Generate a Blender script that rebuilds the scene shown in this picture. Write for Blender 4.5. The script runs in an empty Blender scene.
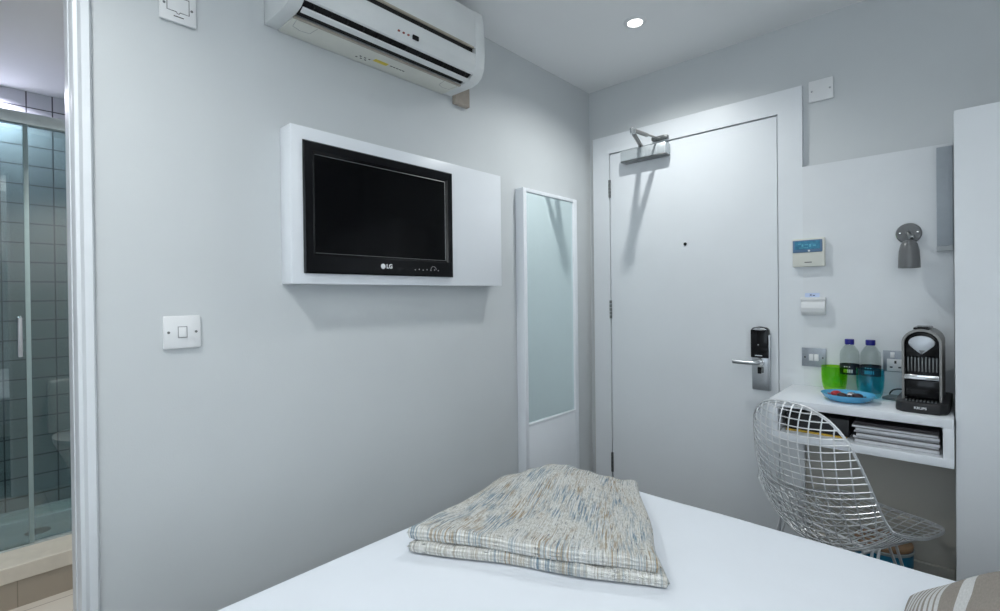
import bpy, bmesh, math, random
from mathutils import Vector, Matrix
random.seed(7)
S = bpy.context.scene
COL = S.collection

# ------------------------------------------------------------------ camera
def make_camera():
    yaw, pitch, roll = math.radians(42.8412), math.radians(-0.3262), math.radians(-0.6614)
    F = Vector((-math.sin(yaw), math.cos(yaw), 0)); R = Vector((math.cos(yaw), math.sin(yaw), 0)); U = Vector((0, 0, 1))
    F, U = F*math.cos(pitch)+U*math.sin(pitch), U*math.cos(pitch)-F*math.sin(pitch)
    R, U = R*math.cos(roll)+U*math.sin(roll), U*math.cos(roll)-R*math.sin(roll)
    cd = bpy.data.cameras.new('camera'); co = bpy.data.objects.new('camera', cd); COL.objects.link(co)
    cd.sensor_width = 36; cd.lens = 489.69/1000*36; cd.shift_y = -0.00606; cd.clip_start = 0.02
    m = Matrix((R, U, -F)).transposed().to_4x4(); m.translation = Vector((0, 0, 1.22))
    co.matrix_world = m
    S.camera = co
make_camera()

# ------------------------------------------------------------------ light and exposure
S.view_settings.view_transform = 'Standard'
S.view_settings.look = 'None'
S.view_settings.exposure = 0.12
S.view_settings.gamma = 1.0
S.view_settings.use_curve_mapping = False
S.cycles.transparent_max_bounces = 24
wd = bpy.data.worlds.new('world'); S.world = wd; wd.use_nodes = True
wd.node_tree.nodes['Background'].inputs[0].default_value = (0.55, 0.68, 0.85, 1)
wd.node_tree.nodes['Background'].inputs[1].default_value = 0.6
W = -1.4345          # face of the left wall
D = 2.27             # face of the wall with the door
ZC = 2.306           # ceiling
XR, YF = 0.95, -1.15 # right wall, wall behind the camera
DOWNLIGHTS = [(-0.925, 1.806), (-0.88, -0.17), (0.28, 0.75), (0.28, -0.6)]
DOWN_W = [21, 31, 6, 8]
def area(name, loc, rot, sx, sy, power, color, shape='RECTANGLE'):
    l = bpy.data.lights.new(name, 'AREA'); l.shape = shape; l.size = sx; l.size_y = sy; l.energy = power; l.color = color
    o = bpy.data.objects.new(name, l); COL.objects.link(o); o.location = loc; o.rotation_euler = rot
    return o
def spot(name, loc, power, color, cone, blend, rad=0.012):
    l = bpy.data.lights.new(name, 'SPOT'); l.energy = power; l.color = color; l.spot_size = math.radians(cone); l.spot_blend = blend; l.shadow_soft_size = rad
    o = bpy.data.objects.new(name, l); COL.objects.link(o); o.location = loc
for (lx, ly), p in zip(DOWNLIGHTS, DOWN_W):
    spot('downlight_lamp', (lx, ly, ZC-0.03), p, (0.97, 1.0, 0.99), 152, 0.9)
area('window_fill', (-0.1, YF-0.16, 1.42), (math.radians(90), 0, 0), 1.3, 1.2, 8.0, (0.84, 0.92, 1.0))  # cool ambient fill, added behind the camera as window light
FILL_LAMP = (0.72, -0.35, 1.32)    # unseen lamp added to bounce fill light off the ceiling
spot('fill_lamp_bulb', FILL_LAMP, 76, (0.985, 1.0, 0.985), 150, 0.5, 0.05)
S.objects['fill_lamp_bulb'].rotation_euler = (math.pi, 0, 0)
spot('shower_lamp', (-3.40, -0.01, ZC-0.03), 40, (0.86, 0.86, 1.0), 160, 0.5)
spot('bathroom_lamp', (-2.15, 0.50, ZC-0.03), 55, (1.0, 0.97, 0.90), 125, 0.5)

# ------------------------------------------------------------------ materials
def mat(name, color, rough=0.5, metal=0.0, var=0.03, scale=40, bump=0.0, bscale=200, coat=0.0, spec=0.5, sheen=0.0):
    m = bpy.data.materials.new(name); m.use_nodes = True
    nt = m.node_tree; b = nt.nodes['Principled BSDF']
    n = nt.nodes.new('ShaderNodeTexNoise'); n.inputs['Scale'].default_value = scale; n.inputs['Detail'].default_value = 4
    tc = nt.nodes.new('ShaderNodeTexCoord'); nt.links.new(tc.outputs['Object'], n.inputs['Vector'])
    r = nt.nodes.new('ShaderNodeValToRGB')
    c = Vector(color)
    r.color_ramp.elements[0].color = (*(c*(1-var)), 1); r.color_ramp.elements[1].color = (*[min(1, k) for k in c*(1+var)], 1)
    r.color_ramp.elements[0].position = 0.3; r.color_ramp.elements[1].position = 0.7
    nt.links.new(n.outputs['Fac'], r.inputs['Fac']); nt.links.new(r.outputs['Color'], b.inputs['Base Color'])
    b.inputs['Roughness'].default_value = rough; b.inputs['Metallic'].default_value = metal
    b.inputs['Specular IOR Level'].default_value = spec
    if coat: b.inputs['Coat Weight'].default_value = coat; b.inputs['Coat Roughness'].default_value = 0.08
    if sheen: b.inputs['Sheen Weight'].default_value = sheen
    if bump:
        n2 = nt.nodes.new('ShaderNodeTexNoise'); n2.inputs['Scale'].default_value = bscale; n2.inputs['Detail'].default_value = 3
        nt.links.new(tc.outputs['Object'], n2.inputs['Vector'])
        bp = nt.nodes.new('ShaderNodeBump'); bp.inputs['Strength'].default_value = bump; bp.inputs['Distance'].default_value = 0.002
        nt.links.new(n2.outputs['Fac'], bp.inputs['Height']); nt.links.new(bp.outputs['Normal'], b.inputs['Normal'])
    return m
def emit(name, color, k):
    m = bpy.data.materials.new(name); m.use_nodes = True; nt = m.node_tree
    b = nt.nodes['Principled BSDF']; b.inputs['Base Color'].default_value = (*color, 1)
    b.inputs['Emission Color'].default_value = (*color, 1); b.inputs['Emission Strength'].default_value = k
    return m
def clear(name, tint, rough=0.02, f0=0.045, edge=0.5, refl=1.0):
    """thin clear glass or plastic: tinted see-through plus Fresnel reflection"""
    m = bpy.data.materials.new(name); m.use_nodes = True; nt = m.node_tree
    for n in list(nt.nodes):
        if n.type != 'OUTPUT_MATERIAL': nt.nodes.remove(n)
    out = [n for n in nt.nodes if n.type == 'OUTPUT_MATERIAL'][0]
    t = nt.nodes.new('ShaderNodeBsdfTransparent')
    ns = nt.nodes.new('ShaderNodeTexNoise'); ns.inputs['Scale'].default_value = 6
    rp = nt.nodes.new('ShaderNodeValToRGB'); c = Vector(tint)
    rp.color_ramp.elements[0].color = (*(c*0.97), 1); rp.color_ramp.elements[1].color = (*[min(1, k) for k in c*1.03], 1)
    nt.links.new(ns.outputs['Fac'], rp.inputs['Fac']); nt.links.new(rp.outputs['Color'], t.inputs['Color'])
    g = nt.nodes.new('ShaderNodeBsdfGlossy'); g.inputs['Roughness'].default_value = rough
    g.inputs['Color'].default_value = (refl, refl, refl, 1)
    lw = nt.nodes.new('ShaderNodeLayerWeight'); lw.inputs['Blend'].default_value = 0.5
    p = nt.nodes.new('ShaderNodeMath'); p.operation = 'POWER'; p.inputs[1].default_value = 4.0
    f = nt.nodes.new('ShaderNodeMath'); f.operation = 'MULTIPLY_ADD'; f.inputs[1].default_value = edge; f.inputs[2].default_value = f0
    nt.links.new(lw.outputs['Facing'], p.inputs[0]); nt.links.new(p.outputs[0], f.inputs[0])
    mx = nt.nodes.new('ShaderNodeMixShader')
    nt.links.new(f.outputs[0], mx.inputs[0]); nt.links.new(t.outputs[0], mx.inputs[1]); nt.links.new(g.outputs[0], mx.inputs[2])
    nt.links.new(mx.outputs[0], out.inputs['Surface'])
    return m
def tile_mat(name, color, grout, sx, sy, rough, axes, gap=0.022, off=(0, 0)):
    """square tiles laid in the plane of two object axes"""
    m = bpy.data.materials.new(name); m.use_nodes = True; nt = m.node_tree; b = nt.nodes['Principled BSDF']
    tc = nt.nodes.new('ShaderNodeTexCoord'); sp = nt.nodes.new('ShaderNodeSeparateXYZ'); nt.links.new(tc.outputs['Object'], sp.inputs[0])
    cb = nt.nodes.new('ShaderNodeCombineXYZ')
    for k, (a, s) in enumerate(zip(axes, (sx, sy))):
        mm = nt.nodes.new('ShaderNodeMath'); mm.operation = 'ADD'; mm.inputs[1].default_value = off[k]
        nt.links.new(sp.outputs['XYZ'.index(a)], mm.inputs[0])
        md = nt.nodes.new('ShaderNodeMath'); md.operation = 'DIVIDE'; md.inputs[1].default_value = s
        nt.links.new(mm.outputs[0], md.inputs[0]); nt.links.new(md.outputs[0], cb.inputs[k])
    br = nt.nodes.new('ShaderNodeTexBrick'); br.offset = 0.0; br.squash = 1
    br.inputs['Scale'].default_value = 1; br.inputs['Brick Width'].default_value = 1; br.inputs['Row Height'].default_value = 1
    br.inputs['Mortar Size'].default_value = gap; br.inputs['Mortar Smooth'].default_value = 0.1
    c = Vector(color)
    br.inputs['Color1'].default_value = (*c, 1); br.inputs['Color2'].default_value = (*(c*0.95), 1); br.inputs['Mortar'].default_value = (*grout, 1)
    nt.links.new(cb.outputs[0], br.inputs['Vector']); nt.links.new(br.outputs['Color'], b.inputs['Base Color'])
    bp = nt.nodes.new('ShaderNodeBump'); bp.inputs['Strength'].default_value = 0.4; bp.inputs['Distance'].default_value = 0.002; bp.invert = True
    nt.links.new(br.outputs['Fac'], bp.inputs['Height']); nt.links.new(bp.outputs['Normal'], b.inputs['Normal'])
    b.inputs['Roughness'].default_value = rough
    return m
M = {}
M['wall'] = mat('wall paint', (0.605, 0.632, 0.646), 0.55, var=0.015, scale=5, bump=0.12, bscale=260)
M['ceiling'] = mat('ceiling paint', (0.84, 0.85, 0.855), 0.8, var=0.01, scale=3)
M['white'] = mat('white satin paint', (0.76, 0.79, 0.82), 0.35, var=0.012, scale=6)
M['board'] = mat('white board', (0.74, 0.765, 0.79), 0.33, var=0.02, scale=7)
M['lacquer'] = mat('white lacquer', (0.80, 0.83, 0.87), 0.28, var=0.01, scale=6)
M['plastic'] = mat('white plastic', (0.78, 0.79, 0.80), 0.3, var=0.01)
M['cream'] = mat('aged cream plastic', (0.70, 0.70, 0.64), 0.4, var=0.03, scale=15)
M['acwhite'] = mat('unit white plastic', (0.74, 0.76, 0.76), 0.38, var=0.02, scale=12)
M['beige'] = mat('beige plastic', (0.42, 0.38, 0.31), 0.5, var=0.05)
M['tan'] = mat('tan trunking', (0.36, 0.31, 0.26), 0.55, var=0.08, scale=60)
M['black'] = mat('gloss black plastic', (0.004, 0.004, 0.005), 0.16, var=0.1, spec=0.3)
M['matblack'] = mat('dark plastic', (0.012, 0.012, 0.014), 0.45, var=0.1)
M['screen'] = mat('screen glass', (0.0015, 0.0015, 0.002), 0.12, var=0.05, spec=0.18)
M['steel'] = mat('brushed steel', (0.55, 0.57, 0.59), 0.3, 1.0, var=0.05, scale=90)
M['closer'] = mat('silver enamel', (0.52, 0.56, 0.58), 0.35, 0.35, var=0.02)
M['darksteel'] = mat('dark steel', (0.22, 0.23, 0.23), 0.35, 0.9, var=0.15, scale=120)
M['chrome'] = mat('chrome', (0.78, 0.79, 0.80), 0.12, 1.0, var=0.02)
M['wire'] = mat('chromed wire', (0.82, 0.83, 0.84), 0.3, 0.7, var=0.03)
M['silver'] = mat('silver plastic', (0.24, 0.235, 0.225), 0.35, 0.6, var=0.03)
M['lampgrey'] = mat('grey enamel', (0.15, 0.155, 0.16), 0.32, var=0.04)
M['mirror'] = mat('mirror glass', (0.76, 0.865, 0.86), 0.03, 1.0, var=0.005)
M['alloy'] = mat('satin aluminium', (0.55, 0.62, 0.63), 0.35, 0.6, var=0.03)
M['linen'] = mat('white bed linen', (0.80, 0.84, 0.90), 0.85, var=0.01, scale=8, bump=0.15, bscale=35)
M['divan'] = mat('grey divan fabric', (0.30, 0.30, 0.31), 0.9, var=0.1, scale=300)
M['mattress'] = mat('mattress ticking', (0.70, 0.70, 0.70), 0.9, var=0.03)
M['carpet'] = mat('dark carpet', (0.10, 0.095, 0.09), 0.95, var=0.25, scale=400, bump=0.5, bscale=500)
M['tray'] = mat('white shower tray', (0.80, 0.84, 0.86), 0.25, var=0.01)
M['ceramic'] = mat('white ceramic', (0.85, 0.87, 0.88), 0.12, var=0.01)
M['ledge'] = mat('cream stone ledge', (0.62, 0.58, 0.51), 0.4, var=0.06, scale=20)
M['plinth'] = tile_mat('taupe plinth tiles', (0.36, 0.315, 0.26), (0.24, 0.21, 0.17), 0.3, 0.4, 0.3, 'YZ', 0.006, (0.19, 0.28))
M['bathfloor'] = tile_mat('pale floor tiles', (0.66, 0.62, 0.56), (0.40, 0.37, 0.33), 0.3, 0.3, 0.25, 'XY', 0.01)
M['tiles'] = tile_mat('white glazed tiles', (0.62, 0.63, 0.68), (0.10, 0.10, 0.12), 0.1, 0.1, 0.16, 'YZ', 0.03, (-0.002, 0.075))
M['tilesx'] = tile_mat('white glazed side tiles', (0.62, 0.63, 0.68), (0.20, 0.20, 0.24), 0.1, 0.1, 0.16, 'XZ', 0.02, (0, 0.075))
M['glass'] = clear('shower glass', (0.46, 0.56, 0.545), 0.01, 0.11)
M['pane'] = clear('window glass', (0.95, 0.97, 0.98), 0.01)
M['greenglass'] = clear('green glass', (0.62, 0.90, 0.20), 0.03)
M['tealglass'] = clear('turquoise glass', (0.46, 0.87, 0.95), 0.03)
M['bottle'] = clear('clear plastic', (0.84, 0.87, 0.86), 0.04, 0.04, 0.7)
M['cap'] = mat('blue cap', (0.012, 0.012, 0.22), 0.35)
M['label'] = mat('navy label', (0.012, 0.016, 0.03), 0.4)
M['labelprint'] = mat('pale label print', (0.65, 0.68, 0.72), 0.5)
M['blueplate'] = mat('blue melamine', (0.10, 0.40, 0.66), 0.22, var=0.03)
M['red'] = mat('red wrapper', (0.45, 0.02, 0.025), 0.3)
M['darkchoc'] = mat('dark wrapper', (0.035, 0.012, 0.016), 0.3, var=0.3)
M['foil'] = mat('silver foil', (0.55, 0.55, 0.58), 0.25, 0.8, var=0.2, scale=200)
M['lcd'] = mat('blue display', (0.06, 0.24, 0.38), 0.15, var=0.25, scale=60)
M['lcdframe'] = mat('display frame', (0.10, 0.19, 0.32), 0.3)
M['card'] = mat('pale blue card', (0.60, 0.70, 0.92), 0.4)
M['ink'] = mat('dark blue ink', (0.02, 0.03, 0.12), 0.5)
M['blackink'] = mat('black ink', (0.03, 0.03, 0.03), 0.5)
M['yellow'] = mat('yellow sticker', (0.75, 0.60, 0.06), 0.5)
M['edgeyellow'] = mat('yellow page edge', (0.70, 0.45, 0.06), 0.5)
M['paper'] = mat('magazine paper', (0.66, 0.67, 0.70), 0.6, var=0.06, scale=60)
M['paperdark'] = mat('dark magazine cover', (0.04, 0.03, 0.035), 0.35, var=0.3)
M['wood'] = mat('wooden lid', (0.34, 0.21, 0.12), 0.45, var=0.15, scale=25)
M['tubblue'] = mat('blue enamel bin', (0.02, 0.20, 0.34), 0.4, var=0.05)
M['alcove'] = mat('taupe wall paint', (0.62, 0.595, 0.54), 0.6, var=0.02, scale=5)
M['stripgrey'] = mat('grey panel', (0.36, 0.40, 0.44), 0.35, var=0.05, scale=30)
M['railgrey'] = mat('pale grey rail', (0.42, 0.45, 0.47), 0.4)
M['postgrey'] = mat('grey green seal', (0.25, 0.34, 0.35), 0.4)
M['platesteel'] = mat('dull brushed steel', (0.36, 0.39, 0.43), 0.45, 0.75, var=0.06, scale=120)
M['lampon'] = emit('lit lamp lens', (1.0, 0.98, 0.95), 14.0)
M['ledred'] = mat('red marks', (0.35, 0.08, 0.06), 0.5)
M['shadowgap'] = mat('black gap', (0.008, 0.008, 0.008), 0.8)
M['switchgrey'] = mat('grey lettering', (0.35, 0.35, 0.36), 0.5)

# ------------------------------------------------------------------ mesh helpers
def NB(): return bmesh.new()
def box(bm, x0, x1, y0, y1, z0, z1, bev=0.0, seg=2):
    t = bmesh.new()
    r = bmesh.ops.create_cube(t, size=1)
    for v in t.verts:
        v.co = Vector((x0+(v.co.x+.5)*(x1-x0), y0+(v.co.y+.5)*(y1-y0), z0+(v.co.z+.5)*(z1-z0)))
    if bev > 0:
        bmesh.ops.bevel(t, geom=list(t.edges), offset=bev, segments=seg, affect='EDGES', profile=0.5)
    merge(bm, t); return bm
def merge(bm, t, mtx=None):
    if mtx is not None: bmesh.ops.transform(t, matrix=mtx, verts=t.verts)
    me = bpy.data.meshes.new('tmp'); t.to_mesh(me); t.free(); bm.from_mesh(me); bpy.data.meshes.remove(me)
def prism(bm, poly, axis, a0, a1, bev=0.0, seg=2):
    """extrude a 2D outline along an axis; poly gives the other two axes in order"""
    t = bmesh.new()
    def P(p, a):
        if axis == 'X': return (a, p[0], p[1])
        if axis == 'Y': return (p[0], a, p[1])
        return (p[0], p[1], a)
    v0 = [t.verts.new(P(p, a0)) for p in poly]; v1 = [t.verts.new(P(p, a1)) for p in poly]
    n = len(poly)
    t.faces.new(v0); t.faces.new(list(reversed(v1)))
    for i in range(n): t.faces.new((v0[i], v1[i], v1[(i+1) % n], v0[(i+1) % n]))
    bmesh.ops.recalc_face_normals(t, faces=t.faces)
    if bev > 0: bmesh.ops.bevel(t, geom=list(t.edges), offset=bev, segments=seg, affect='EDGES', profile=0.5)
    merge(bm, t); return bm
def lathe(bm, prof, c=(0, 0, 0), n=40, axis='Z', cap=True):
    t = bmesh.new(); rings = []
    for r, z in prof:
        if r < 1e-6: rings.append([t.verts.new((0, 0, z))])
        else: rings.append([t.verts.new((r*math.cos(2*math.pi*i/n), r*math.sin(2*math.pi*i/n), z)) for i in range(n)])
    for a, b in zip(rings, rings[1:]):
        if len(a) == 1 and len(b) == 1: continue
        for i in range(n):
            j = (i+1) % n
            if len(a) == 1: t.faces.new((a[0], b[i], b[j]))
            elif len(b) == 1: t.faces.new((a[i], a[j], b[0]))
            else: t.faces.new((a[i], a[j], b[j], b[i]))
    if cap:
        for r in (rings[0], rings[-1]):
            if len(r) > 2:
                try: t.faces.new(r)
                except ValueError: pass
    bmesh.ops.recalc_face_normals(t, faces=t.faces)
    m = Matrix.Translation(c)
    if axis == 'Y': m = m @ Matrix.Rotation(math.radians(90), 4, 'X')
    if axis == 'X': m = m @ Matrix.Rotation(math.radians(90), 4, 'Y')
    merge(bm, t, m); return bm
def tube(bm, pts, r, n=8, closed=False):
    pts = [Vector(p) for p in pts]; N = len(pts); rings = []
    t = bmesh.new(); prev = None
    rr = r if isinstance(r, (list, tuple)) else [r]*N
    for i, p in enumerate(pts):
        a = pts[(i-1) % N] if (closed or i > 0) else p; b = pts[(i+1) % N] if (closed or i < N-1) else p
        d = (b-a)
        if d.length < 1e-9: d = Vector((0, 0, 1))
        d.normalize()
        if prev is None:
            u = d.orthogonal().normalized()
        else:
            u = prev-d*prev.dot(d)
            u = u.normalized() if u.length > 1e-6 else d.orthogonal().normalized()
        prev = u; w = d.cross(u)
        rings.append([t.verts.new(p+(u*math.cos(2*math.pi*k/n)+w*math.sin(2*math.pi*k/n))*rr[i]) for k in range(n)])
    M_ = N if closed else N-1
    for i in range(M_):
        a, b = rings[i], rings[(i+1) % N]
        for k in range(n): t.faces.new((a[k], a[(k+1) % n], b[(k+1) % n], b[k]))
    if not closed:
        t.faces.new(list(reversed(rings[0]))); t.faces.new(rings[-1])
    bmesh.ops.recalc_face_normals(t, faces=t.faces)
    merge(bm, t); return bm
def rrect(w, h, r, n=5):
    out = []
    for cx, cy, a0 in ((w/2-r, h/2-r, 0), (-w/2+r, h/2-r, 90), (-w/2+r, -h/2+r, 180), (w/2-r, -h/2+r, 270)):
        for i in range(n+1):
            a = math.radians(a0+90*i/n); out.append((cx+r*math.cos(a), cy+r*math.sin(a)))
    return out
def spline(P, n):
    """Catmull-Rom through P, n samples per span"""
    P = [Vector(p) for p in P]; out = []
    for i in range(len(P)-1):
        a = P[max(i-1, 0)]; b = P[i]; c = P[i+1]; d = P[min(i+2, len(P)-1)]
        for k in range(n):
            t = k/n
            out.append(0.5*((2*b)+(c-a)*t+(2*a-5*b+4*c-d)*t*t+(3*b-a-3*c+d)*t**3))
    out.append(P[-1]); return out
def obj(name, bm, m, parent=None, smooth=None, loc=None, rot=None):
    """link a bmesh as one mesh object; coordinates are world ones unless the parent carries a place of its own"""
    me = bpy.data.meshes.new(name)
    if parent is not None and loc is None:
        off = wloc(parent); bmesh.ops.translate(bm, vec=-off, verts=bm.verts)
    if smooth is not None:
        ang = math.radians(smooth)
        for f in bm.faces: f.smooth = True
        for e in bm.edges:
            if len(e.link_faces) == 2 and e.calc_face_angle(0) > ang: e.smooth = False
    bm.to_mesh(me); bm.free()
    for mm in (m if isinstance(m, (list, tuple)) else [m]): me.materials.append(mm)
    o = bpy.data.objects.new(name, me); COL.objects.link(o)
    if parent is not None: o.parent = parent
    if loc is not None: o.location = loc
    if rot is not None: o.rotation_euler = rot
    return o
def wloc(o):
    v = Vector((0, 0, 0))
    while o is not None: v = v+o.location; o = o.parent
    return v
def thing(name, label, cat, loc=(0, 0, 0), rotz=0, group=None):
    o = bpy.data.objects.new(name, None); COL.objects.link(o); o.empty_display_size = 0.05
    o.location = loc; o.rotation_euler = (0, 0, rotz); o['label'] = label; o['category'] = cat
    if group: o['group'] = group
    return o
def tag(o, label, cat, group=None):
    o['label'] = label; o['category'] = cat
    if group: o['group'] = group
    return o
def solo(name, bm, m, label, cat, base, smooth=None, group=None):
    """a thing that is one mesh, with its origin at its base"""
    bmesh.ops.translate(bm, vec=-Vector(base), verts=bm.verts)
    o = obj(name, bm, m, None, smooth); o.location = base
    return tag(o, label, cat, group)
def struct(name, bm, m, parent=None, smooth=None):
    o = obj(name, bm, m, parent, smooth)
    if parent is None: o['kind'] = 'structure'
    return o
def dup(root, loc, label, rotz=None):
    r = root.copy(); COL.objects.link(r); r.location = loc; r['label'] = label
    if rotz is not None: r.rotation_euler = (0, 0, rotz)
    for ch in list(root.children):
        c = ch.copy(); COL.objects.link(c); c.parent = r
        for g in list(ch.children):
            d = g.copy(); COL.objects.link(d); d.parent = c
    return r
def text_bm(s, size, ext=0.0004, bold=0.0):
    """lettering in the XZ plane, facing -Y, centred on the origin"""
    cu = bpy.data.curves.new('txt', 'FONT'); cu.body = s; cu.size = size; cu.extrude = ext; cu.offset = bold
    cu.align_x = 'CENTER'; cu.align_y = 'CENTER'; cu.resolution_u = 3
    o = bpy.data.objects.new('txt', cu); COL.objects.link(o)
    bpy.context.view_layer.update()
    me = bpy.data.meshes.new_from_object(o.evaluated_get(bpy.context.evaluated_depsgraph_get()))
    bm = bmesh.new(); bm.from_mesh(me)
    bpy.data.objects.remove(o); bpy.data.curves.remove(cu); bpy.data.meshes.remove(me)
    bmesh.ops.transform(bm, matrix=Matrix.Rotation(math.radians(90), 4, 'X'), verts=bm.verts)
    return bm

# ------------------------------------------------------------------ the room
WT = 0.12
b = NB()                                     # left wall with the bathroom doorway
box(b, W-WT+0.03, W, 0.165, D+0.1, 0, ZC); box(b, W-WT, W, YF, -0.62, 0, ZC); box(b, W-WT, W, -0.62, 0.165, 2.02, ZC)
struct('wall_left', b, M['wall'])
b = NB()                                     # wall with the entrance door
box(b, W, -1.309, D, D+0.1, 0, ZC); box(b, -0.526, XR, D, D+0.1, 0.72, ZC); box(b, -1.309, -0.526, D, D+0.1, 1.956, ZC)
struct('wall_back', b, M['wall'])
b = NB(); box(b, -0.526, XR, D, D+0.1, 0, 0.72); struct('wall_alcove', b, M['alcove'])
b = NB(); box(b, XR, XR+0.1, YF, D+0.1, 0, ZC); struct('wall_right', b, M['wall'])
b = NB()                                     # wall behind, with an opening for the added window
box(b, W, -0.75, YF-0.1, YF, 0, ZC); box(b, 0.55, XR, YF-0.1, YF, 0, ZC)
box(b, -0.75, 0.55, YF-0.1, YF, 0, 0.8); box(b, -0.75, 0.55, YF-0.1, YF, 2.05, ZC)
struct('wall_front', b, M['wall'])
b = NB(); box(b, -3.6, XR+0.1, YF-0.1, D+0.1, ZC, ZC+0.05); struct('ceiling', b, M['ceiling'])
b = NB(); box(b, W-0.06, XR+0.1, YF-0.1, D+0.1, -0.05, 0); struct('floor', b, M['carpet'])
w = NB()
for x0, x1, z0, z1 in ((-0.75, -0.70, 0.8, 2.05), (0.50, 0.55, 0.8, 2.05), (-0.70, 0.50, 0.8, 0.85), (-0.70, 0.50, 2.0, 2.05), (-0.12, -0.08, 0.85, 2.0)):
    box(w, x0, x1, YF-0.08, YF-0.02, z0, z1, 0.004)
wf = struct('added_window_1', w, M['white'])  # unseen window, put in to carry the ambient fill
b = NB(); box(b, -0.70, 0.50, YF-0.055, YF-0.049, 0.85, 2.0); struct('pane', b, M['pane'], wf)
b = NB(); box(b, -0.78, 0.58, YF, YF+0.05, 0.775, 0.80, 0.004); struct('sill', b, M['white'], wf)
b = NB(); box(b, W, W+0.014, 0.20, 1.664, 0, 0.11, 0.003); struct('baseboard_left', b, M['white'])
b = NB(); box(b, -0.436, -0.0005, D-0.014, D, 0, 0.27, 0.003); struct('baseboard_back', b, M['alcove'])

# bathroom doorway trim
t = NB()
prism(t, [(W-WT+0.03, 0.165), (W-WT+0.03, 0.1535), (W-0.03, 0.1535), (W-0.03, 0.1555), (W+0.0, 0.1555), (W+0.014, 0.158), (W+0.016, 0.165), (W+0.012, 0.172), (W+0.013, 0.186), (W+0.006, 0.190), (W, 0.190), (W, 0.165)], 'Z', 0, 2.02)
box(t, W-WT-0.01, W+0.014, -0.635, -0.62, 0, 2.02); box(t, W-WT-0.01, W+0.014, -0.62, 0.150, 2.005, 2.02)
struct('trim_1', t, M['white'])
# bathroom shell
b = NB(); box(b, -3.6, -3.5, -0.95, 1.05, 0, ZC); struct('wall_shower', b, M['tiles'])
b = NB(); box(b, -3.5, W-WT, 0.95, 1.05, 0, ZC); struct('wall_bathroom_right', b, M['tilesx'])
b = NB(); box(b, -3.5, W-WT, -1.05, -0.95, 0, ZC); struct('wall_bathroom_left', b, M['tilesx'])
b = NB(); box(b, -3.5, W-0.06, -0.95, 0.95, -0.05, 0); struct('floor_bathroom', b, M['bathfloor'])
b = NB(); box(b, -2.76, -2.75, -0.95, 0.95, 0, 0.108); struct('trim_2', b, M['plinth'])
b = NB(); box(b, -2.925, -2.742, -0.95, 0.95, 0.108, 0.172, 0.004); struct('trim_3', b, M['ledge'])

# entrance door
FY = 2.25
b = NB()
prism(b, [(-1.404, 0), (-1.404, 2.045), (-0.44, 2.045), (-0.44, 0), (-0.527, 0), (-0.527, 1.953), (-1.307, 1.953), (-1.307, 0)], 'Y', FY, D+0.002)
box(b, -1.309, -1.303, FY+0.02, D+0.09, 0, 1.956); box(b, -0.531, -0.525, FY+0.02, D+0.09, 0, 1.956)
box(b, -1.309, -0.526, FY+0.02, D+0.09, 1.951, 1.957)
struct('trim_4', b, M['white'])
b = NB(); box(b, -1.409, -1.404, FY+0.006, D, 0, 2.045); struct('trim_5', b, M['beige'])
b = NB(); box(b, -1.303, -0.531, FY+0.004, FY+0.046, 0.006, 1.947, 0.002)
door = struct('door_1', b, M['white'])
for z0, z1 in ((1.724, 1.816), (1.10, 1.195), (0.306, 0.407)):
    b = NB()
    n = 5
    for i in range(n):
        h = (z1-z0)/n
        lathe(b, [(0.0065, z0+i*h+0.001), (0.0065, z0+(i+1)*h-0.001)], (-1.3035, FY-0.0015, 0), 14)
    obj('hinge', b, M['darksteel'], door, 40)
b = NB(); lathe(b, [(0, 0), (0.0058, 0), (0.0075, 0.003), (0.0075, 0.004)], (-0.913, FY+0.0045, 1.454), 20, 'Y'); ph = obj('peephole', b, M['black'], door, 40)
# lock plate, card reader, lever
b = NB(); box(b, -0.629, -0.561, FY-0.010, FY+0.004, 0.817, 1.00, 0.003)
box(b, -0.567, -0.558, FY-0.018, FY+0.004, 0.817, 1.05, 0.003)
lk = obj('lock_plate', b, M['steel'], door, 40)
b = NB(); lathe(b, [(0, 0), (0.016, 0), (0.017, 0.003), (0.016, 0.02), (0, 0.021)], (-0.596, FY-0.008, 0.934), 24, 'Y'); obj('lever_rose', b, M['chrome'], lk, 40)
b = NB()
lp = [(-0.596, FY-0.022, 0.934), (-0.596, FY-0.040, 0.934), (-0.604, FY-0.050, 0.934), (-0.622, FY-0.054, 0.933), (-0.66, FY-0.054, 0.933), (-0.692, FY-0.052, 0.934)]
tube(b, spline(lp, 4), 0.0085, 12); hb = b
obj('lever_handle', hb, M['steel'], lk, 50)
b = NB(); box(b, -0.606, -0.592, FY-0.0115, FY-0.0095, 0.885, 0.912, 0.002); obj('keyhole_cover', b, M['shadowgap'], lk, 40)
b = NB(); box(b, -0.592, -0.583, FY-0.0125, FY-0.0095, 0.89, 0.914, 0.002); obj('thumb_turn', b, M['darksteel'], lk, 40)
b = NB()
prism(b, [(-0.630, 0.952), (-0.630, 1.068), (-0.622, 1.078), (-0.595, 1.083), (-0.568, 1.078), (-0.561, 1.068), (-0.561, 0.952)], 'Y', FY-0.022, FY+0.004, 0.004)
cr = obj('card_reader', b, M['black'], door, 40)
b = NB(); prism(b, [(-0.624, 1.071), (-0.612, 1.077), (-0.595, 1.079), (-0.578, 1.077), (-0.567, 1.071), (-0.580, 1.068), (-0.595, 1.067), (-0.610, 1.068)], 'Y', FY-0.024, FY-0.021, 0.001); obj('reader_rim', b, M['chrome'], cr, 40)
b = NB(); box(b, -0.613, -0.585, FY-0.0235, FY-0.0215, 0.960, 0.9635); box(b, -0.602, -0.598, FY-0.0235, FY-0.0215, 1.005, 1.009); obj('reader_marks', b, M['labelprint'], cr)
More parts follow.
